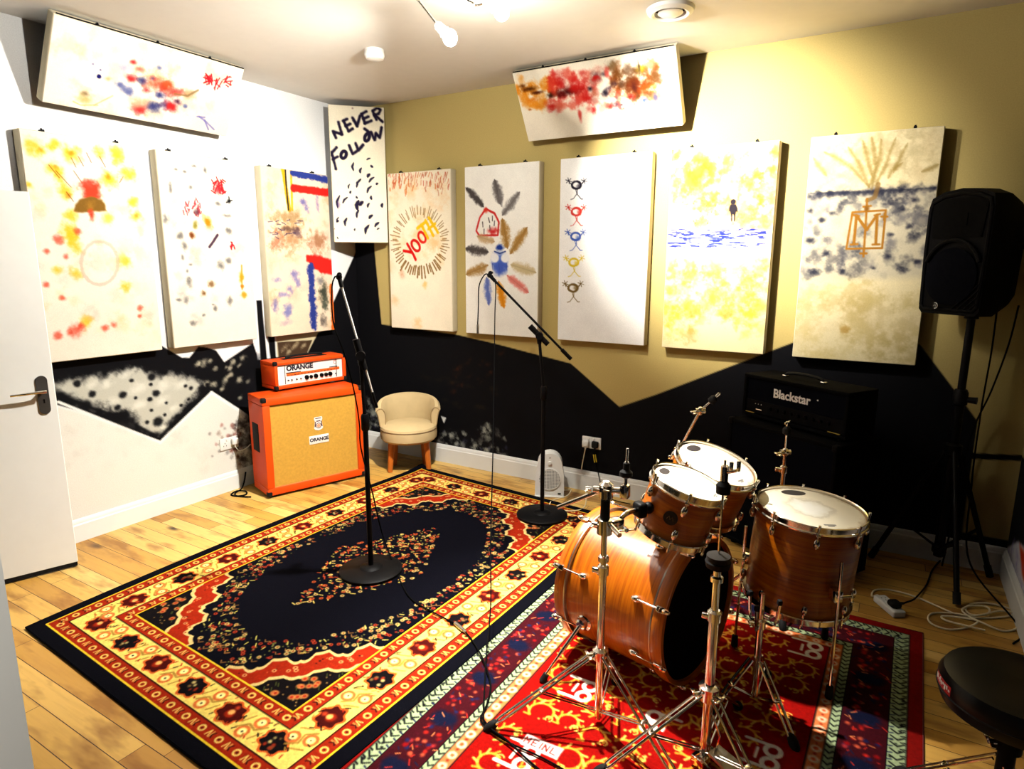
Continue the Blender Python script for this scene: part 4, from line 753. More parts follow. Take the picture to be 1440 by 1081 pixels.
for a, r in [(.235, .0165), (.272, .0125), (.312, .0165), (.362, .015), (.400, .0145), (.437, .0165)]: build('control_knob', MB().lathe([(r, 0), (r*.95, .012), (r*.6, .018), (0, .019)], s0+hx*a+Z3*.034, -hy, 20), M['plastic_black'], t)
for a in (.085, .113, .152, .186, .488): build('toggle_switch', MB().cyl(s0+hx*a+Z3*.030, s0+hx*a+Z3*.030-hy*.012, .0055, .004), M['ink'], t)
mb = MB(); mb.ring([(.010, 0), (.014, 0), (.014, .001), (.010, .001)], s0+hx*.487+Z3*.118, -hy, 16); mb.box(s0+hx*.487+Z3*.136-hy*.0005, (.03, .001, .004), (hx, hy, Z3)); build('crest_mark', mb, plain('crest_rose', (180, 70, 60), .6), face)
mb = MB(); mb.tube([ho+hx*(HW/2+a)+hy*HD*.5+Z3*(HH+b) for a, b in ((-.15, .002), (-.13, .016), (0, .02), (.13, .016), (.15, .002))], .009, 8, k=5); build('carry_handle', mb, M['rubber'], t)
build('top_grille', MB().box(ho+hx*HW/2+hy*HD*.52+Z3*HH, (HW*.6, .06, .006), (hx, hy, Z3), .002), M['rubber'], t)
for i in (0, 1):
    for k in (0, 1): mb = MB(); mb.box(ho+hx*(i*HW+(-1 if i else 1)*.011)+hy*.011+Z3*(k*HH+(-1 if k else 1)*.011), (.03, .03, .03), (hx, hy, Z3), .008, 3); build('corner_cap', mb, M['rubber'], t)
for i in (0, 1):
    for j in (0, 1): build('foot', MB().cyl(ho+hx*(.05+i*(HW-.1))+hy*(.035+j*(HD-.07))-Z3*.014, ho+hx*(.05+i*(HW-.1))+hy*(.035+j*(HD-.07)), .014), M['rubber'], t)
# ------------------------------------------------------------------ black stack in the far corner of the kit
kx = V(.860, -.511, 0).normalized(); ky = V(-kx.y, kx.x, 0); ko = V(3.268, -.352, .025); KW, KD, KH_ = .69, .35, .735
t = empty('speaker_cabinet', ko+kx*KW/2+ky*KD/2-Z3*.025, 'black speaker cabinet behind the drum kit, standing below the black amplifier head', 'speaker cabinet')
mb = MB(); frame_box(mb, ko, kx, ky, Z3, KW, KD, KH_, .022, KD); mb.box(ko+kx*KW/2+ky*(KD-.01)+Z3*KH_/2, (KW-.02, .015, KH_-.02), (kx, ky, Z3)); build('cabinet_shell', mb, M['tolex'], t)
build('grille_cloth', MB().box(ko+kx*KW/2+ky*.014+Z3*KH_/2, (KW-.044, .016, KH_-.044), (kx, ky, Z3)), M['cloth_black'], t)
for i in (0, 1):
    for k in (0, 1): build('corner_cap', MB().box(ko+kx*(i*KW+(-1 if i else 1)*.012)+ky*.012+Z3*(k*KH_+(-1 if k else 1)*.012), (.034, .034, .034), (kx, ky, Z3), .008, 3), M['plastic_black'], t)
for i in (0, 1):
    for j in (0, 1): build('foot', MB().cyl(ko+kx*(.06+i*(KW-.12))+ky*(.05+j*(KD-.1))-Z3*.025, ko+kx*(.06+i*(KW-.12))+ky*(.05+j*(KD-.1)), .02), M['rubber'], t)
bo = ko+kx*.012+ky*.085+Z3*(KH_+.014); BW, BD, BH = .655, .24, .245
t = empty('guitar_amplifier', bo+kx*BW/2+ky*BD/2-Z3*.014, 'black amplifier head with white Blackstar lettering, on the black cabinet', 'amplifier')
mb = MB(); frame_box(mb, bo, kx, ky, Z3, BW, BD, BH, .02, BD); mb.box(bo+kx*BW/2+ky*(BD-.01)+Z3*BH/2, (BW-.02, .015, BH-.02), (kx, ky, Z3)); build('case', mb, M['tolex'], t)
fr = build('front_cloth', MB().box(bo+kx*BW/2+ky*.022+Z3*(BH*.64), (BW-.042, .012, BH*.64), (kx, ky, Z3)), M['cloth_black'], t)
build('lettering', MB().text('Blackstar', bo+kx*.315+ky*.0155+Z3*.158, kx, Z3, .068, .002, .0016, sx=.94), M['bone'], fr)
build('registered_dot', MB().cyl(bo+kx*.475+ky*.0155+Z3*.172, bo+kx*.475+ky*.0135+Z3*.172, .004), M['bone'], fr)
cp = build('control_panel', MB().box(bo+kx*BW/2+ky*.018+Z3*.062, (BW-.042, .012, .072), (kx, ky, Z3)), M['plastic_black'], t)
for k in range(9): build('control_knob', MB().lathe([(.011, 0), (.009, .014), (0, .015)], bo+kx*(.19+k*.045)+ky*.012+Z3*.066, -ky, 16), M['plastic_black'], t)
mb = MB()
for k in range(3): mb.ball(bo+kx*(.085+k*.02)+ky*.012+Z3*.078, .0035, seg=8)
mb.box(bo+kx*.11+ky*.0115+Z3*.048, (.04, .002, .004), (kx, ky, Z3)); build('input_jacks', mb, M['chrome'], t)
build('metal_trim', MB().box(bo+kx*.05+ky*.010+Z3*.024, (.06, .003, .004), (kx, ky, Z3)).box(bo+kx*(BW-.07)+ky*.010+Z3*.024, (.07, .003, .004), (kx, ky, Z3)), plain('gold_trim', (160, 150, 70), .3, .8), t)
hc = bo+kx*BW*.48+ky*BD*.45+Z3*BH
build('carry_handle', MB().tube([hc+kx*a+Z3*b for a, b in ((-.12, .004), (-.10, .022), (0, .03), (.10, .022), (.12, .004))], .009, 8, k=5), M['rubber'], t)
for s in (-.12, .12): build('handle_cap', MB().box(hc+kx*s+Z3*.006, (.03, .024, .012), (kx, ky, Z3), .004), M['chrome'], t)
for i in (0, 1):
    for j in (0, 1): build('foot', MB().cyl(bo+kx*(.05+i*(BW-.1))+ky*(.04+j*(BD-.08))-Z3*.014, bo+kx*(.05+i*(BW-.1))+ky*(.04+j*(BD-.08)), .013), M['rubber'], t)
# ------------------------------------------------------------------ bucket stool in the corner
sc_ = V(.795, -.300, 0); fv = V(.63, -.776, 0).normalized(); sv = V(-fv.y, fv.x, 0)    # fv faces the room
up = plain('beige_velvet', (196, 172, 128), .9, spec=.15, var=.1, bump=.25); lw = plain('varnished_beech', (196, 104, 34), .35, var=.15)
t = empty('tub_chair', sc_, 'small beige tub chair with wooden legs in the corner', 'chair')
build('seat', MB().lathe([(.17, .250), (.205, .254), (.222, .272), (.226, .31), (.222, .345)], sc_, Z3, 40), up, t)
build('seat_pad', MB().lathe([(.222, .346), (.216, .366), (.18, .382), (.10, .390), (0, .392)], sc_, Z3, 40), up, t)
build('seat_piping', MB().ring([(.221+.005*math.cos(q), .346+.005*math.sin(q)) for q in np.linspace(0, 2*PI, 7)[:-1]], sc_, Z3, 48), plain('piping_brown', (120, 94, 60), .8), t)
mb = MB(); vs = []; fs = []; N = 26
for i in range(N+1):
    a = -1.72+3.44*i/N; dr = -fv*math.cos(a)+sv*math.sin(a); k = abs(a)/1.72; hgt = .588-.045*k**2-.05*max(0, k-.8)*5*.5; fl = .004+.012*k**3
    for (rr, zz) in [(.180, .36), (.178, .45), (.190+fl*.2, hgt-.04), (.205+fl*.5, hgt-.004), (.222+fl, hgt), (.240+fl, hgt-.022), (.232+fl*.6, .46), (.222, .36)]: vs.append(sc_+dr*rr+Z3*zz)
for i in range(N):
    for j in range(8): fs.append((i*8+j, i*8+(j+1) % 8, (i+1)*8+(j+1) % 8, (i+1)*8+j))
fs += [tuple(range(7, -1, -1)), tuple(N*8+j for j in range(8))]; mb.add(vs, fs); build('backrest', mb, up, t)
for s in (-1, 1):
    dr = -fv*math.cos(s*1.72)+sv*math.sin(s*1.72); build('arm_piping', MB().tube([sc_+dr*.182+Z3*.37, sc_+dr*.181+Z3*.45, sc_+dr*.192+Z3*.490, sc_+dr*.216+Z3*.508, sc_+dr*.246+Z3*.49, sc_+dr*.236+Z3*.45, sc_+dr*.224+Z3*.37], .004, 6, k=5), plain('piping_tan', (150, 124, 84), .8), t)
for a in (1.15, -1.15, 2.3, -2.3):
    dr = fv*math.cos(a)+sv*math.sin(a); build('leg', MB().tube([sc_+dr*.150+Z3*.255, sc_+dr*.158+Z3*.12, sc_+dr*.168+Z3*0.001], [.026, .024, .020], 12), lw, t)
# ------------------------------------------------------------------ fan heater
hf = V(.45, -.89, 0).normalized(); hs = V(-hf.y, hf.x, 0); hb = V(2.03, -.225, 0)
t = empty('fan_heater', hb, 'white upright fan heater on the floor against the back skirting', 'heater')
pts = [(-.098, .0), (.098, .0), (.104, .05), (.100, .15), (.090, .22)]+[(.088*math.cos(q), .225+.09*math.sin(q)) for q in np.linspace(.1, PI-.1, 11)]+[(-.090, .22), (-.100, .15), (-.104, .05)]
mb = MB().prism(pts, hb-hf*.055+Z3*.008, hs, Z3, hf, .11); body = build('body', mb, M['plastic_white'], t, 40)
gc = hb+hf*.055+Z3*.135
build('grille_ring', MB().ring([(.074, 0), (.080, 0), (.080, .006), (.074, .006)], gc, hf, 40), M['plastic_white'], t)
build('grille', MB().lathe([(.074, .002), (0, .004)], gc, hf, 40), plain('grille_grey', (96, 96, 94), .7), t)
mb = MB()
for k in range(-6, 7):
    h = .0108*k; w_ = math.sqrt(max(0, .074**2-h*h)); mb.box(gc+hf*.005+Z3*h, (2*w_, .003, .0035), (hs, hf, Z3)); mb.box(gc+hf*.005+hs*h, (.004, .003, 2*w_), (hs, hf, Z3))
build('grille_bars', mb, M['plastic_white'], t)
build('thermostat_dial', MB().lathe([(.014, 0), (.012, .01), (0, .011)], hb+hf*.055+Z3*.255, hf, 18), M['plastic_white'], t); build('indicator', MB().cyl(hb+hf*.055+Z3*.292, hb+hf*.058+Z3*.292, .004), M['black'], t)
build('foot_rail', MB().box(hb+hf*.0+Z3*.006, (.21, .13, .012), (hs, hf, Z3), .004), M['plastic_white'], t); build('rocker_switch', MB().box(hb+hf*.056+hs*.07+Z3*.028, (.022, .006, .012), (hs, hf, Z3), .002), M['black'], t)
# ------------------------------------------------------------------ microphone stands
def mic_stand(base, piv, clip, tail, label, lit):
    base, piv, clip, tail = V(base), V(piv), V(clip), V(tail); t = empty('microphone_stand', base, label, 'microphone stand'); z0 = base.z
    build('base', MB().lathe([(.165, 0), (.166, .014), (.155, .021), (.06, .024), (.05, .032), (.022, .038), (0, .038)], base, Z3, 40), M['black'], t)
    build('lower_tube', MB().cyl(base+Z3*.03, V(base.x, base.y, .80), .0135), M['black'], t); build('height_clutch', MB().lathe([(.015, 0), (.021, .01), (.021, .075), (.016, .09)], (base.x, base.y, .79), Z3, 16), M['black'], t)
    build('upper_tube', MB().cyl((base.x, base.y, .85), piv-Z3*.03, .0095), M['black'], t)
    ax = (clip-tail).normalized(); sd = ax.cross(Z3).normalized()
    build('pivot_block', MB().cyl(piv-sd*.022, piv+sd*.022, .024).cyl(piv-Z3*.05, piv, .013, .018).cyl(piv+sd*.02, piv+sd*.05, .010, .016), M['black'], t)
    build('boom_clutch', MB().cyl(piv-ax*.075, piv+ax*.085, .016, .018), M['black'], t)
    build('boom_tube', MB().cyl(tail, clip-ax*.035, .0075 if not lit else .0052), lit or M['black'], t); build('counterweight', MB().cyl(tail, tail+ax*.085, .0125 if not lit else .0075), M['black'], t)
    dn_ = (ax*.5+Z3*.86).normalized(); c = clip
    build('microphone_clip', MB().cyl(c-ax*.05, c, .011).ball(c, .016, seg=10).tube([c, c+sd*.012+dn_*.03-ax*.02, c+sd*.016+dn_*.055-ax*.05], .007, 8).tube([c, c-sd*.012+dn_*.03-ax*.02, c-sd*.016+dn_*.055-ax*.05], .007, 8).cyl(c+sd*.016+dn_*.03-ax*.02, c-sd*.016+dn_*.03-ax*.02, .012), M['black'], t)
    return t
rz = .0150
mic_stand((1.764, -1.778, rz), (1.757, -1.784, 1.181), (1.695, -1.845, 1.57), (1.808, -1.735, .91), 'straight microphone stand with a steep boom, standing on the navy diamond of the rug', plain('lit_tube_pale', (214, 214, 210), .4, .5))  # bright light on this boom is put into its pale colour
mic_stand((2.187, -.631, rz), (2.160, -.647, 1.197), (1.885, -.79, 1.565), (2.335, -.553, 1.053), 'microphone stand with its long boom slanted left, standing near the fan heater', None)
# ------------------------------------------------------------------ loudspeaker and its stand
sp = V(4.368, -.176, 0); t = empty('speaker_stand', sp, 'black tripod stand carrying the loudspeaker in the corner', 'speaker stand')
build('pole', MB().cyl(sp+Z3*.12, sp+Z3*1.40, .0185), M['black'], t); build('outer_tube', MB().cyl(sp+Z3*.10, sp+Z3*.98, .024), M['black'], t)
build('collar', MB().lathe([(.026, 0), (.034, .01), (.034, .07), (.026, .085)], sp+Z3*.93, Z3, 18).cyl(sp+Z3*.965, sp+Z3*.965+V(.07, -.02, 0), .012, .018), M['black'], t); build('leg_hub', MB().lathe([(.026, 0), (.04, .01), (.04, .06), (.026, .07)], sp+Z3*.66, Z3, 18), M['black'], t)
build('locking_pin', MB().cyl(sp+Z3*.62+V(.012, -.022, 0), sp+Z3*.62+V(.020, -.045, 0), .006).ball(sp+Z3*.62+V(.020, -.047, 0), .009, seg=8), M['chrome'], t)
for f in ((4.439, -.542), (4.612, -.10), (4.057, -.168)):
    f = V(f[0], f[1], .012); h = sp+Z3*.69+(V(f.x, f.y, 0)-sp).normalized()*.03
    lg = build('leg', MB().tube([h, f], .0135, 10), M['black'], t); build('rubber_foot', MB().tube([f+(h-f).normalized()*.06, f], .018, 10), M['rubber'], lg)
    m_ = h.lerp(f, .62); build('brace', MB().box((m_+sp+Z3*.14)/2, ((m_-sp-Z3*.14).length, .022, .006), ((m_-sp-Z3*.14).normalized(), (m_-sp-Z3*.14).normalized().cross(Z3).normalized(), ((m_-sp-Z3*.14).normalized().cross(Z3)).cross((m_-sp-Z3*.14).normalized()).normalized())), M['black'], t)
build('brace_collar', MB().lathe([(.026, 0), (.034, .008), (.034, .04), (.026, .048)], sp+Z3*.115, Z3, 18), M['black'], t)
px_ = V(.714, -.70, 0).normalized(); pn = V(px_.y, -px_.x, 0); so_ = V(4.368, -.176, 1.40)   # across the front, and out of it
t = empty('loudspeaker', so_, 'black loudspeaker with a small round silver logo, on the tripod stand', 'loudspeaker')
outl = [(-.150, .0), (.150, .0), (.168, .02), (.178, .30), (.178, .52), (.165, .565), (.10, .592), (0, .602), (-.10, .592), (-.165, .565), (-.178, .52), (-.178, .30), (-.168, .02)]
mb = MB(); N = len(outl); vs = []
for k, (dy, s) in enumerate([(.0, .97), (-.03, 1.), (-.10, 1.), (-.20, .86), (-.26, .72), (-.285, .62)]): vs += [so_+pn*(.16+dy)+px_*(x*s)+Z3*(.30+(z-.30)*(s if k > 2 else 1)) for x, z in outl]
fs = [tuple(range(N-1, -1, -1)), tuple(5*N+i for i in range(N))]+[(k*N+i, k*N+(i+1) % N, (k+1)*N+(i+1) % N, (k+1)*N+i) for k in range(5) for i in range(N)]
mb.add(vs, fs); sb = build('cabinet', mb, M['plastic_black'], t, 40)
f0 = so_+pn*.16
mb = MB(); rim = [(x*.9, .30+(z-.30)*.92) for x, z in outl]; mb.tube([f0+px_*x+Z3*z for x, z in rim], .010, 8, True); build('front_rim', mb, M['plastic_black'], t)
build('woofer_grille', MB().lathe([(.135, 0), (.138, .012), (.10, .02), (0, .026)], f0+Z3*.185, pn, 36), M['cloth_black'], t)
mb = MB().prism([(-.13, .37), (.13, .37), (.145, .53), (.09, .555), (-.09, .555), (-.145, .53)], f0, px_, Z3, pn, .006); hn = build('horn_flare', mb, M['tolex'], t); build('horn_throat', MB().prism([(-.05, .425), (.05, .425), (.05, .485), (-.05, .485)], f0+pn*.006, px_, Z3, pn, .003), M['tolex'], hn)
mb = MB(); mb.tube([f0+px_*(.15*math.cos(q))+Z3*(.20+.16*math.sin(q))+pn*.01 for q in np.linspace(.35, PI-.35, 20)], .011, 8); build('arched_ridge', mb, M['plastic_black'], t)
lg = f0+px_*-.045+Z3*.042+pn*.03
lb = build('logo_badge', MB().lathe([(.017, 0), (.017, .004), (0, .005)], lg-pn*.006, pn, 24), M['black'], t)
mb = MB(); mb.tube([lg+px_*(.0135*math.cos(q))+Z3*(.0135*math.sin(q))-pn*.001 for q in np.linspace(-1.6, 1.9, 14)], .0022, 6); mb.tube([lg+px_*a+Z3*b-pn*.0005 for a, b in ((-.008, -.003), (-.003, .006), (.001, -.001), (.004, .006), (.003, -.006))], .0016, 6); build('logo_drawing', mb, M['bone'], lb)
mb = MB()
for k in range(4): mb.tube([f0+px_*(.03+k*.03)+Z3*.03+pn*.008, f0+px_*.155+Z3*(.155-k*.03)+pn*.008], .004, 6)
build('port_ribs', mb, M['plastic_black'], t); build('side_handle', MB().box(so_+px_*.150+Z3*.33+pn*-.04, (.012, .10, .03), (px_, pn, Z3), .005), M['black'], t)
build('pole_socket', MB().lathe([(.028, 0), (.032, -.022), (.022, -.026)], so_, Z3, 18), M['black'], t)
# ------------------------------------------------------------------ drum kit
def shell_mat():
    t = NT('honey_lacquered_maple'); g = t.noise(t.coord('Object', (2.2, 2.2, 55)), 1.6, 4., .6); b = t.noise(t.coord('Object', (3, 3, 9)), 1.5, 2.)
    c = t.ramp(g, [(.25, (116, 46, 0)), (.5, (174, 86, 3)), (.75, (194, 112, 8))]); c = t.mix(t.ramp(b, [(.4, (0, 0, 0)), (.8, (160, 160, 160))]), c, lin4((150, 70, 12)))
    t.b.inputs['Coat Weight'].default_value = .3; t.b.inputs['Coat Roughness'].default_value = .12
    return t.fin(c, .34, 0., .4)
def head_mat():
    t = NT('coated_drum_head'); x, y, z = [t.n('SeparateXYZ', None, Vector=t.coord('Generated')).outputs[i] for i in range(3)]
    dx, dy = t.math('SUBTRACT', x, .5), t.math('SUBTRACT', y, .5); d = t.math('SQRT', t.math('ADD', t.math('MULTIPLY', dx, dx), t.math('MULTIPLY', dy, dy)))
    n = t.noise(t.coord('Generated'), 5., 5., .7); k = t.math('ADD', d, t.math('MULTIPLY', t.math('SUBTRACT', n, .5), .25))
    c = t.ramp(k, [(.10, (240, 238, 230)), (.17, (232, 228, 214)), (.20, (210, 202, 182)), (.25, (236, 228, 206)), (.44, (238, 230, 208)), (.52, (176, 150, 110))]); return t.fin(c, .6, 0., .3)
M['shell'] = shell_mat(); M['head'] = head_mat(); M['badge'] = plain('dark_badge', (26, 20, 20), .4, .4)
def drum(name, label, C, n, R, D, nl, rot=0., lugz=.055, logo=None, badge=None, cat='drum', group='rack toms', heads=True):
    n = V(n).normalized(); a, b, n = frame(n); C = V(C); Mx = Matrix((a, b, n)).transposed(); t = empty(name, C-n*D, label, cat, group, rot=Mx)
    L = lambda w: Mx.transposed() @ (V(w)-(C-n*D)); lz = V(0, 0, 1); r = R-.010
    build('shell', MB().lathe([(r-.006, .012), (r, .006), (r, D-.006), (r-.006, D-.012)], (0, 0, 0), lz, 64), M['shell'], t, local=True)
    for nm, z, s in (('batter_hoop', D, 1), ('bottom_hoop', 0, -1)):
        build(nm, MB().ring([(r+.001, z-s*.022), (r+.012, z-s*.024), (r+.013, z-s*.019), (r+.008, z-s*.016), (r+.009, z+s*.004), (r+.006, z+s*.007), (r+.002, z+s*.004), (r+.001, z-s*.010)], (0, 0, 0), lz, 72), M['chrome'], t, local=True)
    hd = build('batter_head', MB().lathe([(r+.0015, D-.008), (r-.006, D-.003), (0, D-.003)], (0, 0, 0), lz, 64), M['head'], t, local=True); build('bottom_head', MB().lathe([(r+.001, .008), (r-.006, .004), (0, .004)], (0, 0, 0), lz, 48), M['head'], t, local=True)
    if logo is not None:
        l = V(logo); ld = V(Mx.transposed() @ l); ld.z = 0; ld.normalize(); c = ld*r*.74+lz*(D-.0028); tv = lz.cross(ld)
        build('maker_oval', MB().prism([(.165*R*1.5*math.cos(q), .165*R*.78*math.sin(q)) for q in np.linspace(0, 2*PI, 25)[:-1]], c, tv, ld, lz, .0006), M['ink'], hd, local=True)
        c = -ld*r*.76+lz*(D-.0028); build('model_mark', MB().box(c, (R*.22, R*.045, .0008), (tv, ld, lz)).box(c-ld*R*.05, (R*.12, R*.03, .0008), (tv, ld, lz)), plain('grey_print', (130, 126, 120), .7), hd, local=True)
    for k in range(nl):
        q = rot+2*PI*k/nl; d = V(math.cos(q), math.sin(q), 0); tv = lz.cross(d)
        for z, s in ((D, 1), (0, -1)):
            mb = MB().ball(d*(r+.011)+lz*(z-s*lugz), .013, (1, .95, 1.7), (d, tv, lz), 12).cyl(d*(r+.012)+lz*(z-s*(lugz-.01)), d*(r+.014)+lz*(z+s*.008), .0035, seg=8).cyl(d*(r+.014)+lz*(z+s*.006), d*(r+.014)+lz*(z+s*.016), .0052, seg=8).box(d*(r+.013)+lz*(z-s*.024), (.014, .016, .008), (d, tv, lz), .002)
            build('lug', mb, M['chrome'], t, local=True)
    if badge is not None:
        bd = V(Mx.transposed() @ V(badge)); bd.z = 0; bd.normalize(); bg = build('badge', MB().lathe([(.026, 0), (.026, .002), (0, .003)], bd*r+lz*D*.5, bd, 28), M['badge'], t, local=True)
        build('badge_mark', MB().tube([bd*(r+.004)+lz.cross(bd)*a_+lz*(D*.5+b_) for a_, b_ in ((-.012, -.006), (-.006, .007), (0, -.005), (.006, .007), (.012, -.006))], .0012, 5), plain('bronze_ink', (110, 84, 50), .5, .5), bg, local=True)
    return t, L
cz = V(0, 0, 1)
T1 = V(3.456, -1.885, .863); N1 = V(.302, .03, 1).normalized(); T2 = V(3.461, -1.490, .827); N2 = V(.351, -.074, 1).normalized(); FT = V(3.824, -1.421, .686); NF_ = V(.070, -.02, 1).normalized()
d1, L1 = drum('rack_tom', 'smaller honey wooden tom drum with a dark round badge, tilted above the bass drum', T1, N1, .14, .205, 6, .3, logo=(-1, .0, 0), badge=(.05, -1, 0))
d2, L2 = drum('rack_tom', 'larger honey wooden tom drum tilted behind the smaller tom', T2, N2, .172, .225, 6, .5, logo=(-1, .35, 0))
d3, L3 = drum('floor_tom', 'deep honey wooden floor tom on three legs with a white head', FT, NF_, .21, .40, 8, .25, .06, logo=(-.65, 1, 0), group=None)
for k, (ang, leg) in enumerate(((-.95, 0), (1.2, 0), (3.3, 0))):
    d = V(math.cos(ang), math.sin(ang), 0); h = FT-V(0, 0, .28)+d*.235; f = V(h.x+d.x*.01, h.y+d.y*.01, .008+.006); 
    lg = build('leg', MB().cyl(L3(h+cz*.16), L3(f), .006, seg=10), M['chrome'], d3, local=True); build('rubber_foot', MB().lathe([(.012, 0), (.015, .006), (.013, .05), (.007, .055)], L3(f-cz*.004), L3(f+cz)-L3(f), 14), M['rubber'], lg, local=True)
    tv = cz.cross(d); mb = MB(); q0 = L3(h+cz*.02); dl_ = (L3(h+d)-L3(h)).normalized(); tl = (L3(h+tv)-L3(h)).normalized(); zl = dl_.cross(tl)
    mb.box(q0-dl_*.016, (.045, .036, .05), (dl_, tl, zl), .008); mb.cyl(q0, q0+tl*.05, .007).box(q0+tl*.052, (.012, .008, .04), (dl_, tl, zl), .003); build('leg_bracket', mb, M['chrome'], d3, local=True)
# bass drum lying on its side: local Z runs from the pedal side to the front
AX = V(math.sin(math.radians(-77)), math.cos(math.radians(-77)), 0); BC = V(3.488, -1.768, .306); BL_, BR_ = .48, .278
a_, b_, n_ = frame(AX); Mx = Matrix((a_, b_, n_)).transposed(); t = empty('bass_drum', BC, 'big honey wooden bass drum lying on its side on the red rug', 'drum', None, rot=Mx); LB = lambda w: Mx.transposed() @ (V(w)-BC)
build('shell', MB().lathe([(BR_-.006, .02), (BR_, .02), (BR_, BL_-.02), (BR_-.006, BL_-.02)], (0, 0, 0), (0, 0, 1), 80), M['shell'], t, local=True)
for nm, z, s in (('pedal_side_hoop', 0, 1), ('front_hoop', BL_, -1)):
    hp = build(nm, MB().ring([(BR_-.004, z-s*.012), (BR_+.012, z-s*.012), (BR_+.014, z-s*.008), (BR_+.014, z+s*.032), (BR_+.012, z+s*.036), (BR_-.004, z+s*.036)], (0, 0, 0), (0, 0, 1), 80), M['shell'], t, local=True)
    build('hoop_inlay', MB().ring([(BR_+.001, z+s*.036), (BR_+.0135, z+s*.036), (BR_+.0135, z+s*.042), (BR_+.001, z+s*.044)], (0, 0, 0), (0, 0, 1), 80), M['steel'], hp, local=True)
build('pedal_side_head', MB().lathe([(BR_, .004), (0, .004)], (0, 0, 0), (0, 0, 1), 64), M['plastic_black'], t, local=True); build('front_head', MB().lathe([(BR_, BL_-.004), (0, BL_-.004)], (0, 0, 0), (0, 0, 1), 64), M['plastic_black'], t, local=True)
zu = Mx.transposed() @ cz; zu = V(zu.x, zu.y, 0).normalized(); zs_ = V(0, 0, 1).cross(zu)
for k in range(8):
    q = PI/8+2*PI*k/8; d = zu*math.cos(q)+zs_*math.sin(q); tv = V(0, 0, 1).cross(d)
    for z, s in ((0, 1), (BL_, -1)):
        lz = V(0, 0, s); mb = MB().ball(d*(BR_+.010)+V(0, 0, z+s*.115), .014, (1, .95, 1.5), (d, tv, lz), 12).cyl(d*(BR_+.016)+V(0, 0, z+s*.105), d*(BR_+.020)+V(0, 0, z-s*.012), .0032, seg=8)
        lg = build('lug', mb, M['chrome'], t, local=True)
        mb = MB().box(d*(BR_+.018)+V(0, 0, z+s*.006), (.012, .024, .036), (d, tv, lz), .004).ball(d*(BR_+.020)+V(0, 0, z-s*.016), .011, (1, 1, 1.5), (d, tv, lz), 10); build('claw', mb, M['chrome'], lg, local=True)
for s, foot in ((1, (2.98, -2.10)), (-1, (2.80, -1.27))):
    f = V(foot[0], foot[1], .016); az = BC+AX*(BL_-.13); side = V(f.x-az.x, f.y-az.y, 0); side -= AX*side.dot(AX); side.normalize(); h = az+side*(BR_*.94)-cz*.085
    mb = MB().lathe([(.036, -.004), (.034, .008), (.024, .014), (.022, .034), (.014, .04)], LB(h), LB(h+side)-LB(h), 24); build('spur_bracket', mb, M['chrome'], t, local=True)
    h2 = h+side*.03; sp_ = build('spur', MB().cyl(LB(h2), LB(h2.lerp(f, .55)), .0085, seg=12).cyl(LB(h2.lerp(f, .5)), LB(f), .006, seg=10), M['chrome'], t, local=True); build('rubber_tip', MB().cyl(LB(h2.lerp(f, .9)), LB(f-cz*.008), .012, .015), M['rubber'], sp_, local=True)
# ------------------------------------------------------------------ hardware
def tripod(t, b, hub, feet, rail=.012, z0=.012):
    b = V(b)
    for f in feet:
        f = V(f[0], f[1], z0+.008); d = V(f.x-b.x, f.y-b.y, 0).normalized(); tv = cz.cross(d); h = V(b.x, b.y, hub)+d*.026; mb = MB()
        for s in (-1, 1): mb.tube([h+tv*s*rail, h.lerp(f, .9)+tv*s*rail, f+tv*s*rail*.3], .005, 8)
        mb.box(h.lerp(f, .5), (.016, .03, .010), (d, tv, cz), .003); lg = build('leg', mb, M['chrome'], t)
        build('rubber_foot', MB().ball(f, .020, (1.7, .9, .85), ((f-h).normalized(), tv, tv.cross((f-h).normalized())), 12), M['rubber'], lg)
        m = h.lerp(f, .52); w = V(b.x, b.y, max(.045, hub*.22))+d*.014; mb = MB()
        for s in (-1, 1): mb.cyl(m+tv*s*.007, w+tv*s*.007, .0032, seg=6)
        build('brace', mb, M['chrome'], t)
def wing(t, c, d, up, m='chrome'): 
    c, d, up = V(c), V(d).normalized(), V(up).normalized(); s = d.cross(up)
    build('wing_nut', MB().cyl(c, c+d*.02, .008).box(c+d*.016+s*.016, (.012, .024, .005), (d, s, up), .002).box(c+d*.016-s*.016, (.012, .024, .005), (d, s, up), .002), M[m], t)
def clutch(t, p, r): build('tube_clamp', MB().lathe([(r, 0), (r+.007, .004), (r+.007, .034), (r, .04)], p, cz, 18).box(V(p)+V(-.022, -.01, .018), (.03, .014, .02), None, .004), M['chrome'], t)
# stand in front of the bass drum, carrying the small tom
b = V(3.262, -2.200, .0); t = empty('cymbal_stand', b, 'chrome stand in front of the bass drum, holding the smaller tom', 'stand', 'cymbal stands around the kit')
tripod(t, b, .285, ((2.948, -2.43), (3.63, -2.365), (3.235, -1.965)), .012); build('lower_tube', MB().cyl(b+cz*.03, b+cz*.60, .0135, seg=18), M['chrome'], t); build('hub', MB().lathe([(.016, 0), (.028, .006), (.028, .04), (.016, .048)], b+cz*.262, cz, 18), M['chrome'], t); wing(t, b+cz*.285+V(-.02, -.02, 0), (-.7, -.7, 0), cz)
build('upper_tube', MB().cyl(b+cz*.58, b+cz*.915, .0105, seg=16), M['chrome'], t); clutch(t, b+cz*.585, .0135); build('memory_lock', MB().lathe([(.013, 0), (.019, .003), (.019, .02), (.013, .024)], b+cz*.635, cz, 18), M['chrome'], t)
mc = b+cz*.765; R1 = (V(.55, .83, 0)).normalized()
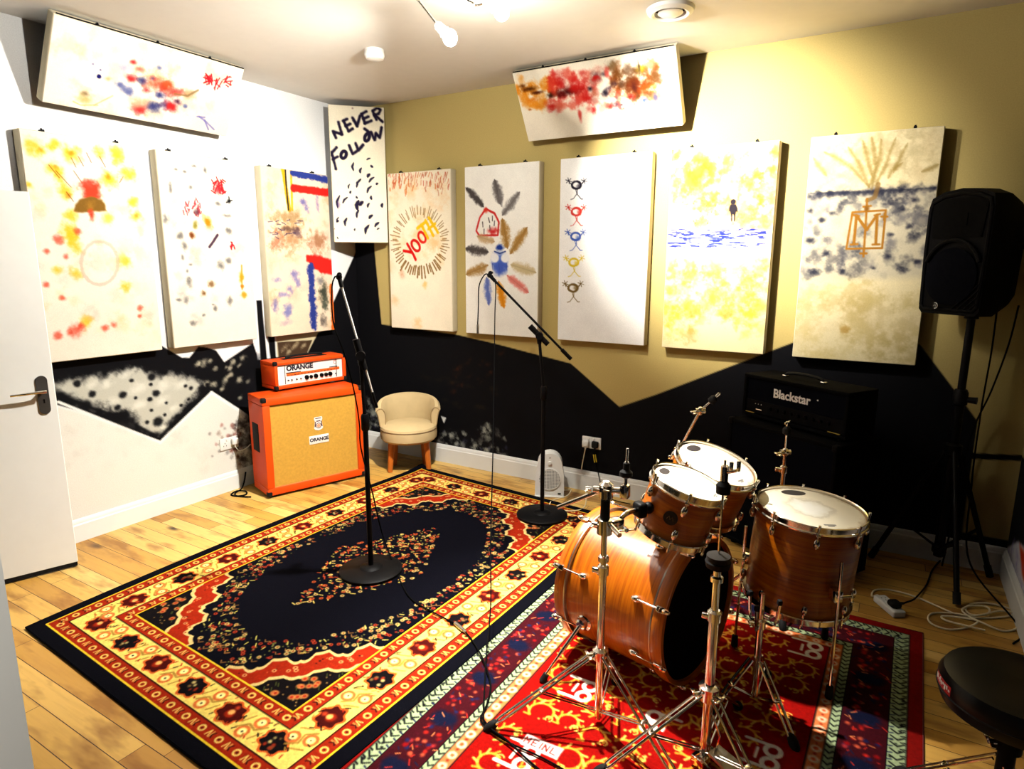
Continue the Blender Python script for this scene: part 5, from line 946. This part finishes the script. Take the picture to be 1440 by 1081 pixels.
build('tom_clamp', MB().lathe([(.014, -.03), (.026, -.026), (.026, .026), (.014, .03)], mc, cz, 18).box(mc+R1*.045, (.05, .04, .044), (R1, cz.cross(R1), cz), .008).cyl(mc+R1*.02+V(-.03, .01, .02), mc+R1*.02+V(.06, -.06, .0), .009), M['chrome'], t)
wing(t, mc+V(-.026, .0, 0), (-1, -.2, 0), cz); wing(t, mc+R1*.06+V(.03, -.03, .0), (.7, -.7, 0), cz)
am = T1-N1*.085+V(-.085, -.115, 0)
build('tom_arm', MB().tube([mc+R1*.05, mc+R1*.085+cz*.03, am+V(-.025, -.035, .0), am], .010, 12, k=5), M['chrome'], t); build('arm_joint', MB().box(am+V(-.02, -.03, .0), (.04, .05, .055), (R1, cz.cross(R1), cz), .012, 3).ball(am, .022, seg=12), M['black'], t)
build('rubber_sleeve', MB().cyl(b+cz*.775, b+cz*.86, .0175, .016), M['rubber'], t)
tc = b+cz*.895; build('top_clamp', MB().lathe([(.014, -.03), (.025, -.026), (.025, .02), (.012, .03)], tc, cz, 18).cyl(tc+V(-.04, -.015, .0), tc+V(.06, .02, .0), .012).box(tc+V(.06, .02, .0), (.03, .036, .05), None, .008), M['chrome'], t); wing(t, tc+V(-.045, -.017, 0), (-1, -.35, 0), cz); wing(t, tc+V(.0, -.026, .01), (.1, -1, .2), cz)
build('counter_rod', MB().cyl(tc+V(-.01, -.004, .0), (3.112, -2.26, .822), .0075), M['chrome'], t)
u0, u1 = tc+V(.06, .02, 0), V(3.322, -2.172, 1.042); ud = (u1-u0).normalized(); build('boom_arm', MB().cyl(u0, u1-ud*.045, .0065).cyl(u1-ud*.05, u1, .004), M['chrome'], t); build('felt_sleeve', MB().lathe([(.012, 0), (.022, .006), (.021, .02), (.011, .028), (.011, .05)], u1-ud*.10, ud, 16), M['rubber'], t)
# hi-hat stand nearest the camera
b = V(3.640, -2.190, 0); t = empty('hi_hat_stand', b, 'chrome hi-hat stand without cymbals, rising in front of the two toms', 'stand')
tripod(t, b, .27, ((3.36, -2.42), (3.92, -2.40), (3.68, -1.86)), .012); build('lower_tube', MB().cyl(b+cz*.045, b+cz*.53, .0165, seg=18), M['chrome'], t); build('hub', MB().lathe([(.018, 0), (.034, .006), (.034, .05), (.018, .056)], b+cz*.245, cz, 18), M['chrome'], t); wing(t, b+cz*.27+V(-.025, -.02, 0), (-.8, -.6, 0), cz); wing(t, b+cz*.27+V(.025, -.01, 0), (.9, -.3, 0), cz)
build('upper_tube', MB().cyl(b+cz*.5, b+cz*.70, .012, seg=16), M['chrome'], t); clutch(t, b+cz*.525, .0155); build('memory_lock', MB().lathe([(.013, 0), (.02, .003), (.02, .018), (.013, .022)], b+cz*.66, cz, 18), M['chrome'], t)
build('cymbal_seat', MB().lathe([(.014, 0), (.036, .012), (.040, .03), (.034, .036)], b+cz*.700, cz, 24), M['rubber'], t); build('seat_felt', MB().lathe([(.036, .034), (.036, .05), (.012, .056)], b+cz*.700, cz, 24), M['brown'], t)
build('pull_rod', MB().cyl(b+cz*.20, b+cz*1.06, .0034, seg=10), M['chrome'], t); build('clutch_felt', MB().lathe([(.009, 0), (.021, .004), (.022, .03), (.012, .042)], b+cz*.95, cz, 18), M['rubber'], t); build('clutch', MB().lathe([(.008, 0), (.012, .004), (.012, .05), (.007, .056)], b+cz*.99, cz, 14).cyl(b+cz*1.02, b+cz*1.035+V(.035, -.01, 0), .006, .005).box(b+cz*1.045+V(.042, -.012, .006), (.012, .01, .034), None, .004).box(b+cz*1.045+V(.020, -.006, .0), (.012, .010, .03), None, .004), M['chrome'], t)
pd = V(.93, -.36, 0).normalized(); ps = cz.cross(pd); mb = MB().prism([(-.03, .0), (.03, .0), (.045, .26), (-.045, .26)], b+pd*.03+cz*.075, ps, (pd-cz*.20).normalized(), (cz+pd*.20).normalized(), .008); build('footboard', mb, M['steel'], t); build('heel_plate', MB().box(b+pd*.34+cz*.016, (.09, .08, .014), (pd, ps, cz), .003), M['steel'], t)
mb = MB()
for s in (-1, 1): mb.tube([b+ps*s*.035+cz*.05, b+ps*s*.05+pd*.15+cz*.016, b+ps*s*.04+pd*.33+cz*.016], .004, 6)
mb.box(b+cz*.03, (.05, .09, .036), (pd, ps, cz), .006); mb.tube([b+pd*.02+cz*.20, b+pd*.05+cz*.14, b+pd*.04+cz*.08], .004, 6); build('pedal_frame', mb, M['chrome'], t)
# folded snare stand on the rug
b = V(3.725, -1.800, 0); t = empty('snare_stand', b, 'small folded chrome snare drum stand on the rug below the floor tom', 'stand')
tripod(t, b, .20, ((3.885, -1.955), (3.60, -1.93), (3.74, -1.60)), .010); build('lower_tube', MB().cyl(b+cz*.04, b+cz*.34, .0125, seg=16), M['chrome'], t); clutch(t, b+cz*.32, .0125); build('upper_tube', MB().cyl(b+cz*.3, b+cz*.46, .0095), M['chrome'], t)
wing(t, b+cz*.38+V(.015, -.01, 0), (1, -.4, 0), cz); wing(t, b+cz*.34+V(-.018, -.01, 0), (-1, -.4, 0), cz)
for q in (.4, 2.5, 4.6):
    d = V(math.cos(q), math.sin(q), 0); am_ = build('basket_arm', MB().tube([b+cz*.35+d*.012, b+cz*.34+d*.05, b+cz*.42+d*.062], .006, 8, k=3), M['chrome'], t); build('rubber_grip', MB().box(b+cz*.43+d*.062, (.018, .020, .022), (d, cz.cross(d), cz), .006), M['rubber'], am_)
# two stands behind the kit
def rear(b, tip, joint, label, feet, hub=.26):
    b, tip, joint = V(b), V(tip), V(joint); t = empty('cymbal_stand', b, label, 'stand', 'cymbal stands around the kit'); tripod(t, b, hub, feet)
    build('lower_tube', MB().cyl(b+cz*.03, b+cz*.52, .0135, seg=16), M['chrome'], t); clutch(t, b+cz*.5, .0135); k = V(b.x, b.y, 0) if True else b; p = V(b.x, b.y, min(joint.z, .70)); build('upper_tube', MB().cyl(b+cz*.5, p, .0105), M['chrome'], t); clutch(t, p-cz*.03, .0105)
    build('boom_arm', MB().cyl(p, joint, .0085), M['chrome'], t); ud = (tip-joint).normalized(); build('tilter', MB().ball(joint, .018, (1, .8, 1.2), seg=12).cyl(joint+V(-.02, -.012, 0), joint+V(.02, .012, 0), .013), M['chrome'], t); wing(t, joint+V(-.016, -.014, -.004), (-.8, -.6, -.2), cz)
    build('boom_tip', MB().cyl(joint, tip, .0055), M['chrome'], t); build('felt_sleeve', MB().lathe([(.010, 0), (.019, .006), (.019, .028), (.010, .04)], tip-ud*.055, ud, 16), M['rubber'], t); wing(t, tip-ud*.012, ud, ud.cross(V(.3, 1, .2)).normalized()); return t
t = rear((3.170, -1.060, 0), (3.354, -1.057, 1.03), (3.279, -1.078, .945), 'chrome boom stand leaning out from behind the larger tom', ((2.90, -1.0), (3.33, -.83), (3.30, -1.27)))
q1 = T2-N2*.10+V(-.10, .13, 0); build('tom_arm', MB().tube([(3.170, -1.060, .62), (3.22, -1.13, .64), q1+V(-.03, .05, 0), q1], .010, 10, k=4).box(V(3.18, -1.07, .62), (.05, .05, .05), None, .01), M['chrome'], t)
rear((3.660, -.980, 0), (3.660, -.985, .915), (3.660, -.983, .775), 'upright chrome stand between the floor tom and the black cabinet', ((3.42, -1.0), (3.83, -.83), (3.74, -1.2)))
# ------------------------------------------------------------------ drum throne
b = V(4.440, -2.000, 0); t = empty('drum_throne', b, 'round black padded drum stool on chrome legs at the wall side of the drum kit', 'stool')
build('seat_cushion', MB().lathe([(.150, .395), (.178, .402), (.188, .43), (.188, .465), (.176, .488), (.14, .498), (0, .502)], b, cz, 56), plain('black_leatherette', (6, 6, 8), .32, spec=.22, bump=.06), t)
build('seat_base', MB().lathe([(.14, .380), (.15, .396), (0, .398)], b, cz, 40), M['black'], t); build('seat_seam', MB().ring([(.188, .434), (.191, .437), (.188, .440)], b, cz, 56), M['rubber'], t)
ld = V(-.955, -.295, 0).normalized(); lt = cz.cross(ld); mb = MB(); A = [-.24, -.12, 0, .12, .24]
vs = [b+V(math.cos(q), math.sin(q), 0)*.1892+cz*z for q in [math.atan2(ld.y, ld.x)+a for a in A] for z in (.443, .472)]; mb.add(vs, [(2*i, 2*i+2, 2*i+3, 2*i+1) for i in range(4)]); pt = build('maker_patch', mb, plain('red_patch', (170, 24, 24), .6), t)
mb = MB()
for i in range(9):
    q = math.atan2(ld.y, ld.x)-.21+i*.052; d = V(math.cos(q), math.sin(q), 0); mb.box(b+d*.1898+cz*(.457+.004*(i % 2)), (.001, .006, .016-.005*(i % 3)), (d, cz.cross(d), cz))
build('patch_print', mb, M['bone'], pt)
build('post', MB().cyl(b+cz*.12, b+cz*.385, .016), M['chrome'], t); build('outer_tube', MB().cyl(b+cz*.09, b+cz*.30, .0225, seg=18), M['black'], t); build('height_collar', MB().lathe([(.024, 0), (.034, .006), (.034, .045), (.024, .052)], b+cz*.27, cz, 18), M['black'], t); wing(t, b+cz*.295+V(-.03, -.012, 0), (-1, -.3, 0), cz)
tripod(t, b, .235, ((4.20, -1.90), (4.50, -1.75), (4.53, -2.26)), .015, .002)
# ------------------------------------------------------------------ cables
def zf(x, y, z=.018): return V(*onplane(x, y, (0, 0, z), (0, 0, 1)))
def cord(name, pts, r, m, label, cat='cable', k=8, seg=8): 
    P = smooth_path(pts, k); o = build(name, MB().tube(P, r, seg), m, None, 60, base=V(P[-1].x, P[-1].y, 0)); tag(o, label, cat); return o
WC = plain('white_flex', (240, 224, 184), .5); BC_ = plain('black_flex', (5, 5, 6), .8, spec=.04)
o = cord('mains_flex', [(2.214, -.030, .318), (2.205, -.034, .26), (2.196, -.045, .17), zf(820, 660, .06), zf(824, 690, .005), zf(822, 712, .0045), zf(806, 718, .0215), zf(782, 716, .0225), zf(773, 710, .0225), zf(778, 703, .0045), zf(797, 697, .0045), zf(803, 688, .005), (2.125, -.16, .03), (2.09, -.175, .04)], .0038, WC, 'white cord looping from the black wall socket to the fan heater')
cord('mains_flex', [(2.288, -.030, .318), (2.295, -.034, .25), (2.325, -.04, .16), (2.37, -.06, .05), (2.45, -.09, .006), (2.6, -.11, .006)], .0035, BC_, 'thin black cord hanging from the black plug past the back skirting')
cord('mains_flex', [(.028, -1.318, .318), (.045, -1.30, .29), (.075, -1.27, .30), (.094, -1.24, .33)], .0035, plain('grey_flex', (190, 186, 176), .5), 'short pale cord from the wall socket to the orange cabinet')
cord('power_cord', [(.055, -1.27, .12), (.05, -1.285, .05), (.06, -1.32, .006), (.10, -1.40, .006), (.16, -1.43, .006), (.19, -1.38, .006), (.15, -1.35, .013), (.09, -1.38, .013), (.11, -1.44, .006), (.20, -1.42, .006), (.26, -1.39, .006)], .0055, BC_, 'black power cable in a loose loop beside the orange cabinet')
# microphone cable A: from the clip, hanging free, then down the pole and across the rug
cA = V(1.695, -1.845, 1.57)
o = cord('microphone_cable', [cA+V(-.012, -.012, .005), cA+V(-.030, -.02, -.05), cA+V(-.032, -.02, -.22), (1.695, -1.83, 1.18), (1.722, -1.80, .98), (1.742, -1.797, .83), (1.747, -1.798, .70), (1.79, -1.77, .45), zf(536, 745, .17), zf(552, 790, .03), zf(575, 838, .020), zf(612, 862, .020), zf(640, 876, .020)], .0036, BC_, 'black cable running down the straight microphone stand and over the navy diamond', k=8)
e0, e1 = zf(640, 876, .0235), zf(652, 886, .0235); build('cable_connector', MB().cyl(e0, e1, .0085, .0095).cyl(e1, e1+(e1-e0).normalized()*.02, .007), M['steel'], o)
cord('microphone_cable', [zf(654, 888, .022), zf(664, 900, .020), zf(676, 920, .020), zf(684, 940, .016), zf(690, 965, .014), zf(684, 992, .014), zf(676, 1010, .014), zf(683, 1022, .014)], .0036, BC_, 'black cable from the connector on the cream border towards the red rug')
cB = V(1.885, -.79, 1.565); e = [onplane(x, y, cB, (RC[2][0], RC[2][1], 0)) for x, y in ((683, 386), (675, 402), (674, 430), (673, 456))]
o = cord('loose_cable_end', [cB]+[V(*q)+V(0, -.01, 0) for q in e], .0036, BC_, 'short black cable end dangling left of the slanted boom tip'); q = V(*e[-1])+V(0, -.01, 0); build('cable_connector', MB().cyl(q, q-cz*.03, .0075, .009).cyl(q-cz*.03, q-cz*.055, .008), M['steel'], o)
def dl(x, y, f):   # a point on the sight line a fraction f of the way from the clip's depth to the floor spot below the drum mat edge
    g0, g1 = cB, zf(681, 1012, .014); m = g0.lerp(g1, f); return V(*onplane(x, y, m, (RC[2][0], RC[2][1], 0)))
cord('microphone_cable', [cB+V(.02, 0, 0), dl(697, 402, .03), dl(696, 440, .06), dl(695, 520, .16), dl(693, 640, .34), dl(690, 760, .54), dl(690, 850, .71), dl(684, 920, .84), dl(681, 975, .94), zf(681, 1016, .014), zf(695, 1031, .013), zf(720, 1046, .013), zf(760, 1064, .013), zf(800, 1086, .013)], .0034, BC_, 'long black cable hanging from the slanted boom tip down to the red rug', k=8)
cord('drum_cable', [zf(676, 1006, .013), zf(690, 1024, .022), zf(712, 1040, .022), zf(742, 1068, .014), zf(770, 1092, .013)], .0036, BC_, 'second black cable lying on the red rug by the tripod leg')
sb_ = V(4.42, -.12, 1.42)
cord('speaker_cable', [V(4.47, -.14, 1.42), V(4.474, -.125, 1.2), V(4.468, -.12, .9), V(4.472, -.14, .5), V(4.50, -.22, .12), zf(1432, 880, .006), zf(1425, 905, .006)], .0042, BC_, 'black cable falling straight down from the loudspeaker to the floor')
cord('speaker_cable', [V(4.545, -.20, 1.45), V(4.535, -.15, 1.25), V(4.50, -.09, 1.0), V(4.455, -.06, .8), V(4.43, -.045, .55), V(4.42, -.05, .25), V(4.40, -.08, .006)], .0042, BC_, 'black cable slanting left from the loudspeaker behind the stand')
# extension lead
ed = V(.56, -.83, 0).normalized(); es = cz.cross(ed); eb = V(4.155, -.742, 0)
t = empty('extension_block', eb, 'white extension socket block with a black plug, on the floor by the floor tom', 'extension lead')
build('block', MB().box(eb+cz*.017, (.16, .062, .034), (ed, es, cz), .008, 3), M['plastic_white'], t)
mb = MB()
for s in (-.04, .04):
    for a, c in ((0, .012), (-.010, -.007), (.010, -.007)): mb.box(eb+ed*(s+c)+es*a+cz*.0343, (.007, .004, .001), (ed, es, cz))
build('outlet_slots', mb, M['black'], t)
lead = cord('trailing_flex', [eb-ed*.08+cz*.015, eb-ed*.12+es*.02+cz*.008]+[zf(x, y, z) for x, y, z in ((1226, 838, .006), (1230, 830, .006), (1250, 829, .006), (1285, 838, .006), (1320, 853, .006), (1352, 866, .006), (1385, 869, .006), (1420, 866, .006), (1428, 860, .006), (1415, 854, .006), (1390, 848, .006), (1366, 849, .006), (1358, 856, .006), (1366, 864, .013), (1385, 864, .013), (1392, 858, .013), (1384, 852, .013), (1364, 852, .013), (1353, 857, .013), (1362, 866, .020), (1385, 877, .020), (1410, 887, .006), (1428, 884, .006), (1434, 874, .006), (1426, 862, .013), (1405, 859, .013), (1370, 866, .022), (1340, 862, .013), (1312, 862, .006), (1305, 869, .006), (1312, 878, .006), (1335, 885, .006), (1360, 882, .006), (1375, 873, .028), (1350, 868, .02), (1325, 866, .013), (1330, 872, .013), (1360, 880, .016), (1385, 886, .013))], .0045, WC, 'tangled pale extension cord coiled on the floor by the wall', k=5)
bp = eb+ed*.035+cz*.034; t = empty('mains_plug', bp, 'black plug standing in the white extension block', 'plug'); build('plug_body', MB().box(bp+cz*.016, (.05, .05, .03), (ed, es, cz), .011, 3), M['rubber'], t)
gr = V(.8, .6, 0); build('cord_grip', MB().cyl(bp+cz*.016+gr*.02, bp+cz*.016+gr*.05, .009, .005), M['rubber'], t)
cord('amplifier_cable', [bp+cz*.016+gr*.045, bp+gr*.09+cz*.03, zf(1290, 838, .02), zf(1303, 822, .01), zf(1312, 800, .01), zf(1330, 780, .01)], .0042, BC_, 'black cable from the plug in the white block towards the loudspeaker stand')
# ------------------------------------------------------------------ the spotlight cluster and the camera
C0 = V(2.06, -1.86, ROOM_H); t = empty('ceiling_spotlight', C0, 'ceiling spotlight cluster with glowing bulbs on thin chrome arms', 'ceiling light')
build('ceiling_plate', MB().lathe([(.075, 0), (.075, -.012), (.06, -.024), (0, -.026)], C0, cz, 32), M['chrome'], t)
GL = emit('glowing_bulb', (255, 246, 226), 34.)
heads = [((2.055, -1.638, 2.80), (2.102, -1.556, 2.71), (2.140, -1.537, 2.67)), ((2.322, -1.657, 2.75), (2.397, -1.601, 2.74), (2.442, -1.563, 2.71)), ((1.98, -2.0, 2.80), (1.90, -2.15, 2.74), (1.82, -2.22, 2.70)), ((2.15, -2.1, 2.74), (2.2, -2.38, 2.64), (2.19, -2.37, 2.68))]
for i, (p1, p2, p3) in enumerate(heads):
    p1, p2, p3 = V(p1), V(p2), V(p3); d = (p3-p2).normalized()
    build('arm', MB().tube([C0-cz*.02, p1, V(2.350, -1.618, 2.733), p2] if i == 1 else [C0-cz*.02, p1, p2], .0055, 10, k=(6 if i == 1 else 1)), M['chrome'], t)
    hd = build('lamp_holder', MB().lathe([(.012, -.012), (.021, 0), (.024, .035), (.027, .04), (.020, .042)], p2, d, 20), M['plastic_white'], t)
    build('bulb', MB().ball(p2+d*.075, .034, (1, 1, 1.1), None, 18), GL, hd)
def spot(name, loc, to, e, ang, blend, col=(1., .955, .87), r=.03):
    l = bpy.data.lights.new(name, 'SPOT'); l.energy = e; l.spot_size = math.radians(ang); l.spot_blend = blend; l.color = col; l.shadow_soft_size = r
    o = bpy.data.objects.new(name, l); o.location = loc; o.rotation_euler = (V(to)-V(loc)).to_track_quat('-Z', 'Y').to_euler(); link(o); o['kind'] = 'helper'; return o
def bulb_end(i): p2, p3 = V(heads[i][1]), V(heads[i][2]); d = (p3-p2).normalized(); return p2+d*.125
spot('spot_back_wall', bulb_end(1), (3.02, 0, 2.12), 560, 68, 1.)
spot('spot_left_wall', bulb_end(0), (.0, -1.75, 1.4), 300, 116, .7)
spot('spot_rug', bulb_end(0)+V(-.02, -.02, 0), (1.6, -1.7, .0), 400, 92, 1.)
spot('spot_kit', bulb_end(1)+V(.02, -.02, 0), (2.99, -1.86, .4), 680, 56, 1.)
spot('spot_ceiling', bulb_end(3), (1.7, -1.2, ROOM_H+.6), 80, 172, .3)  # added upward spot at an out-of-view head, brightens the ceiling
l = bpy.data.lights.new('bulb_glow', 'POINT'); l.energy = 11; l.shadow_soft_size = .06; l.color = (1., .95, .86); o = bpy.data.objects.new('bulb_glow', l); o.location = (2.28, -1.58, 2.58); link(o); o['kind'] = 'helper'
spot('jamb_fill', (3.78, -4.36, 1.75), (3.12, -3.84, .9), 20, 90, .8, r=.08)  # added unseen spot, only there to brighten the door jamb
w = bpy.data.worlds.new('room_ambient'); SC.world = w; w.use_nodes = True; w.node_tree.nodes['Background'].inputs[0].default_value = (.9, .93, 1., 1); w.node_tree.nodes['Background'].inputs[1].default_value = .01
cd = bpy.data.cameras.new('camera'); cam = bpy.data.objects.new('camera', cd); COL.objects.link(cam); cd.sensor_fit = 'HORIZONTAL'; cd.sensor_width = 36.; cd.lens = FPX/1440*36; cd.clip_start = .02
cam.matrix_world = Matrix(((RC[0][0], RC[1][0], -RC[2][0], CAM[0]), (RC[0][1], RC[1][1], -RC[2][1], CAM[1]), (RC[0][2], RC[1][2], -RC[2][2], CAM[2]), (0, 0, 0, 1))); SC.camera = cam
vs_ = SC.view_settings; vs_.view_transform = 'Standard'; vs_.look = 'None'; vs_.gamma = 1.; vs_.use_curve_mapping = False; vs_.exposure = .6
SC.cycles.max_bounces = 6; SC.cycles.diffuse_bounces = 1; SC.cycles.glossy_bounces = 3
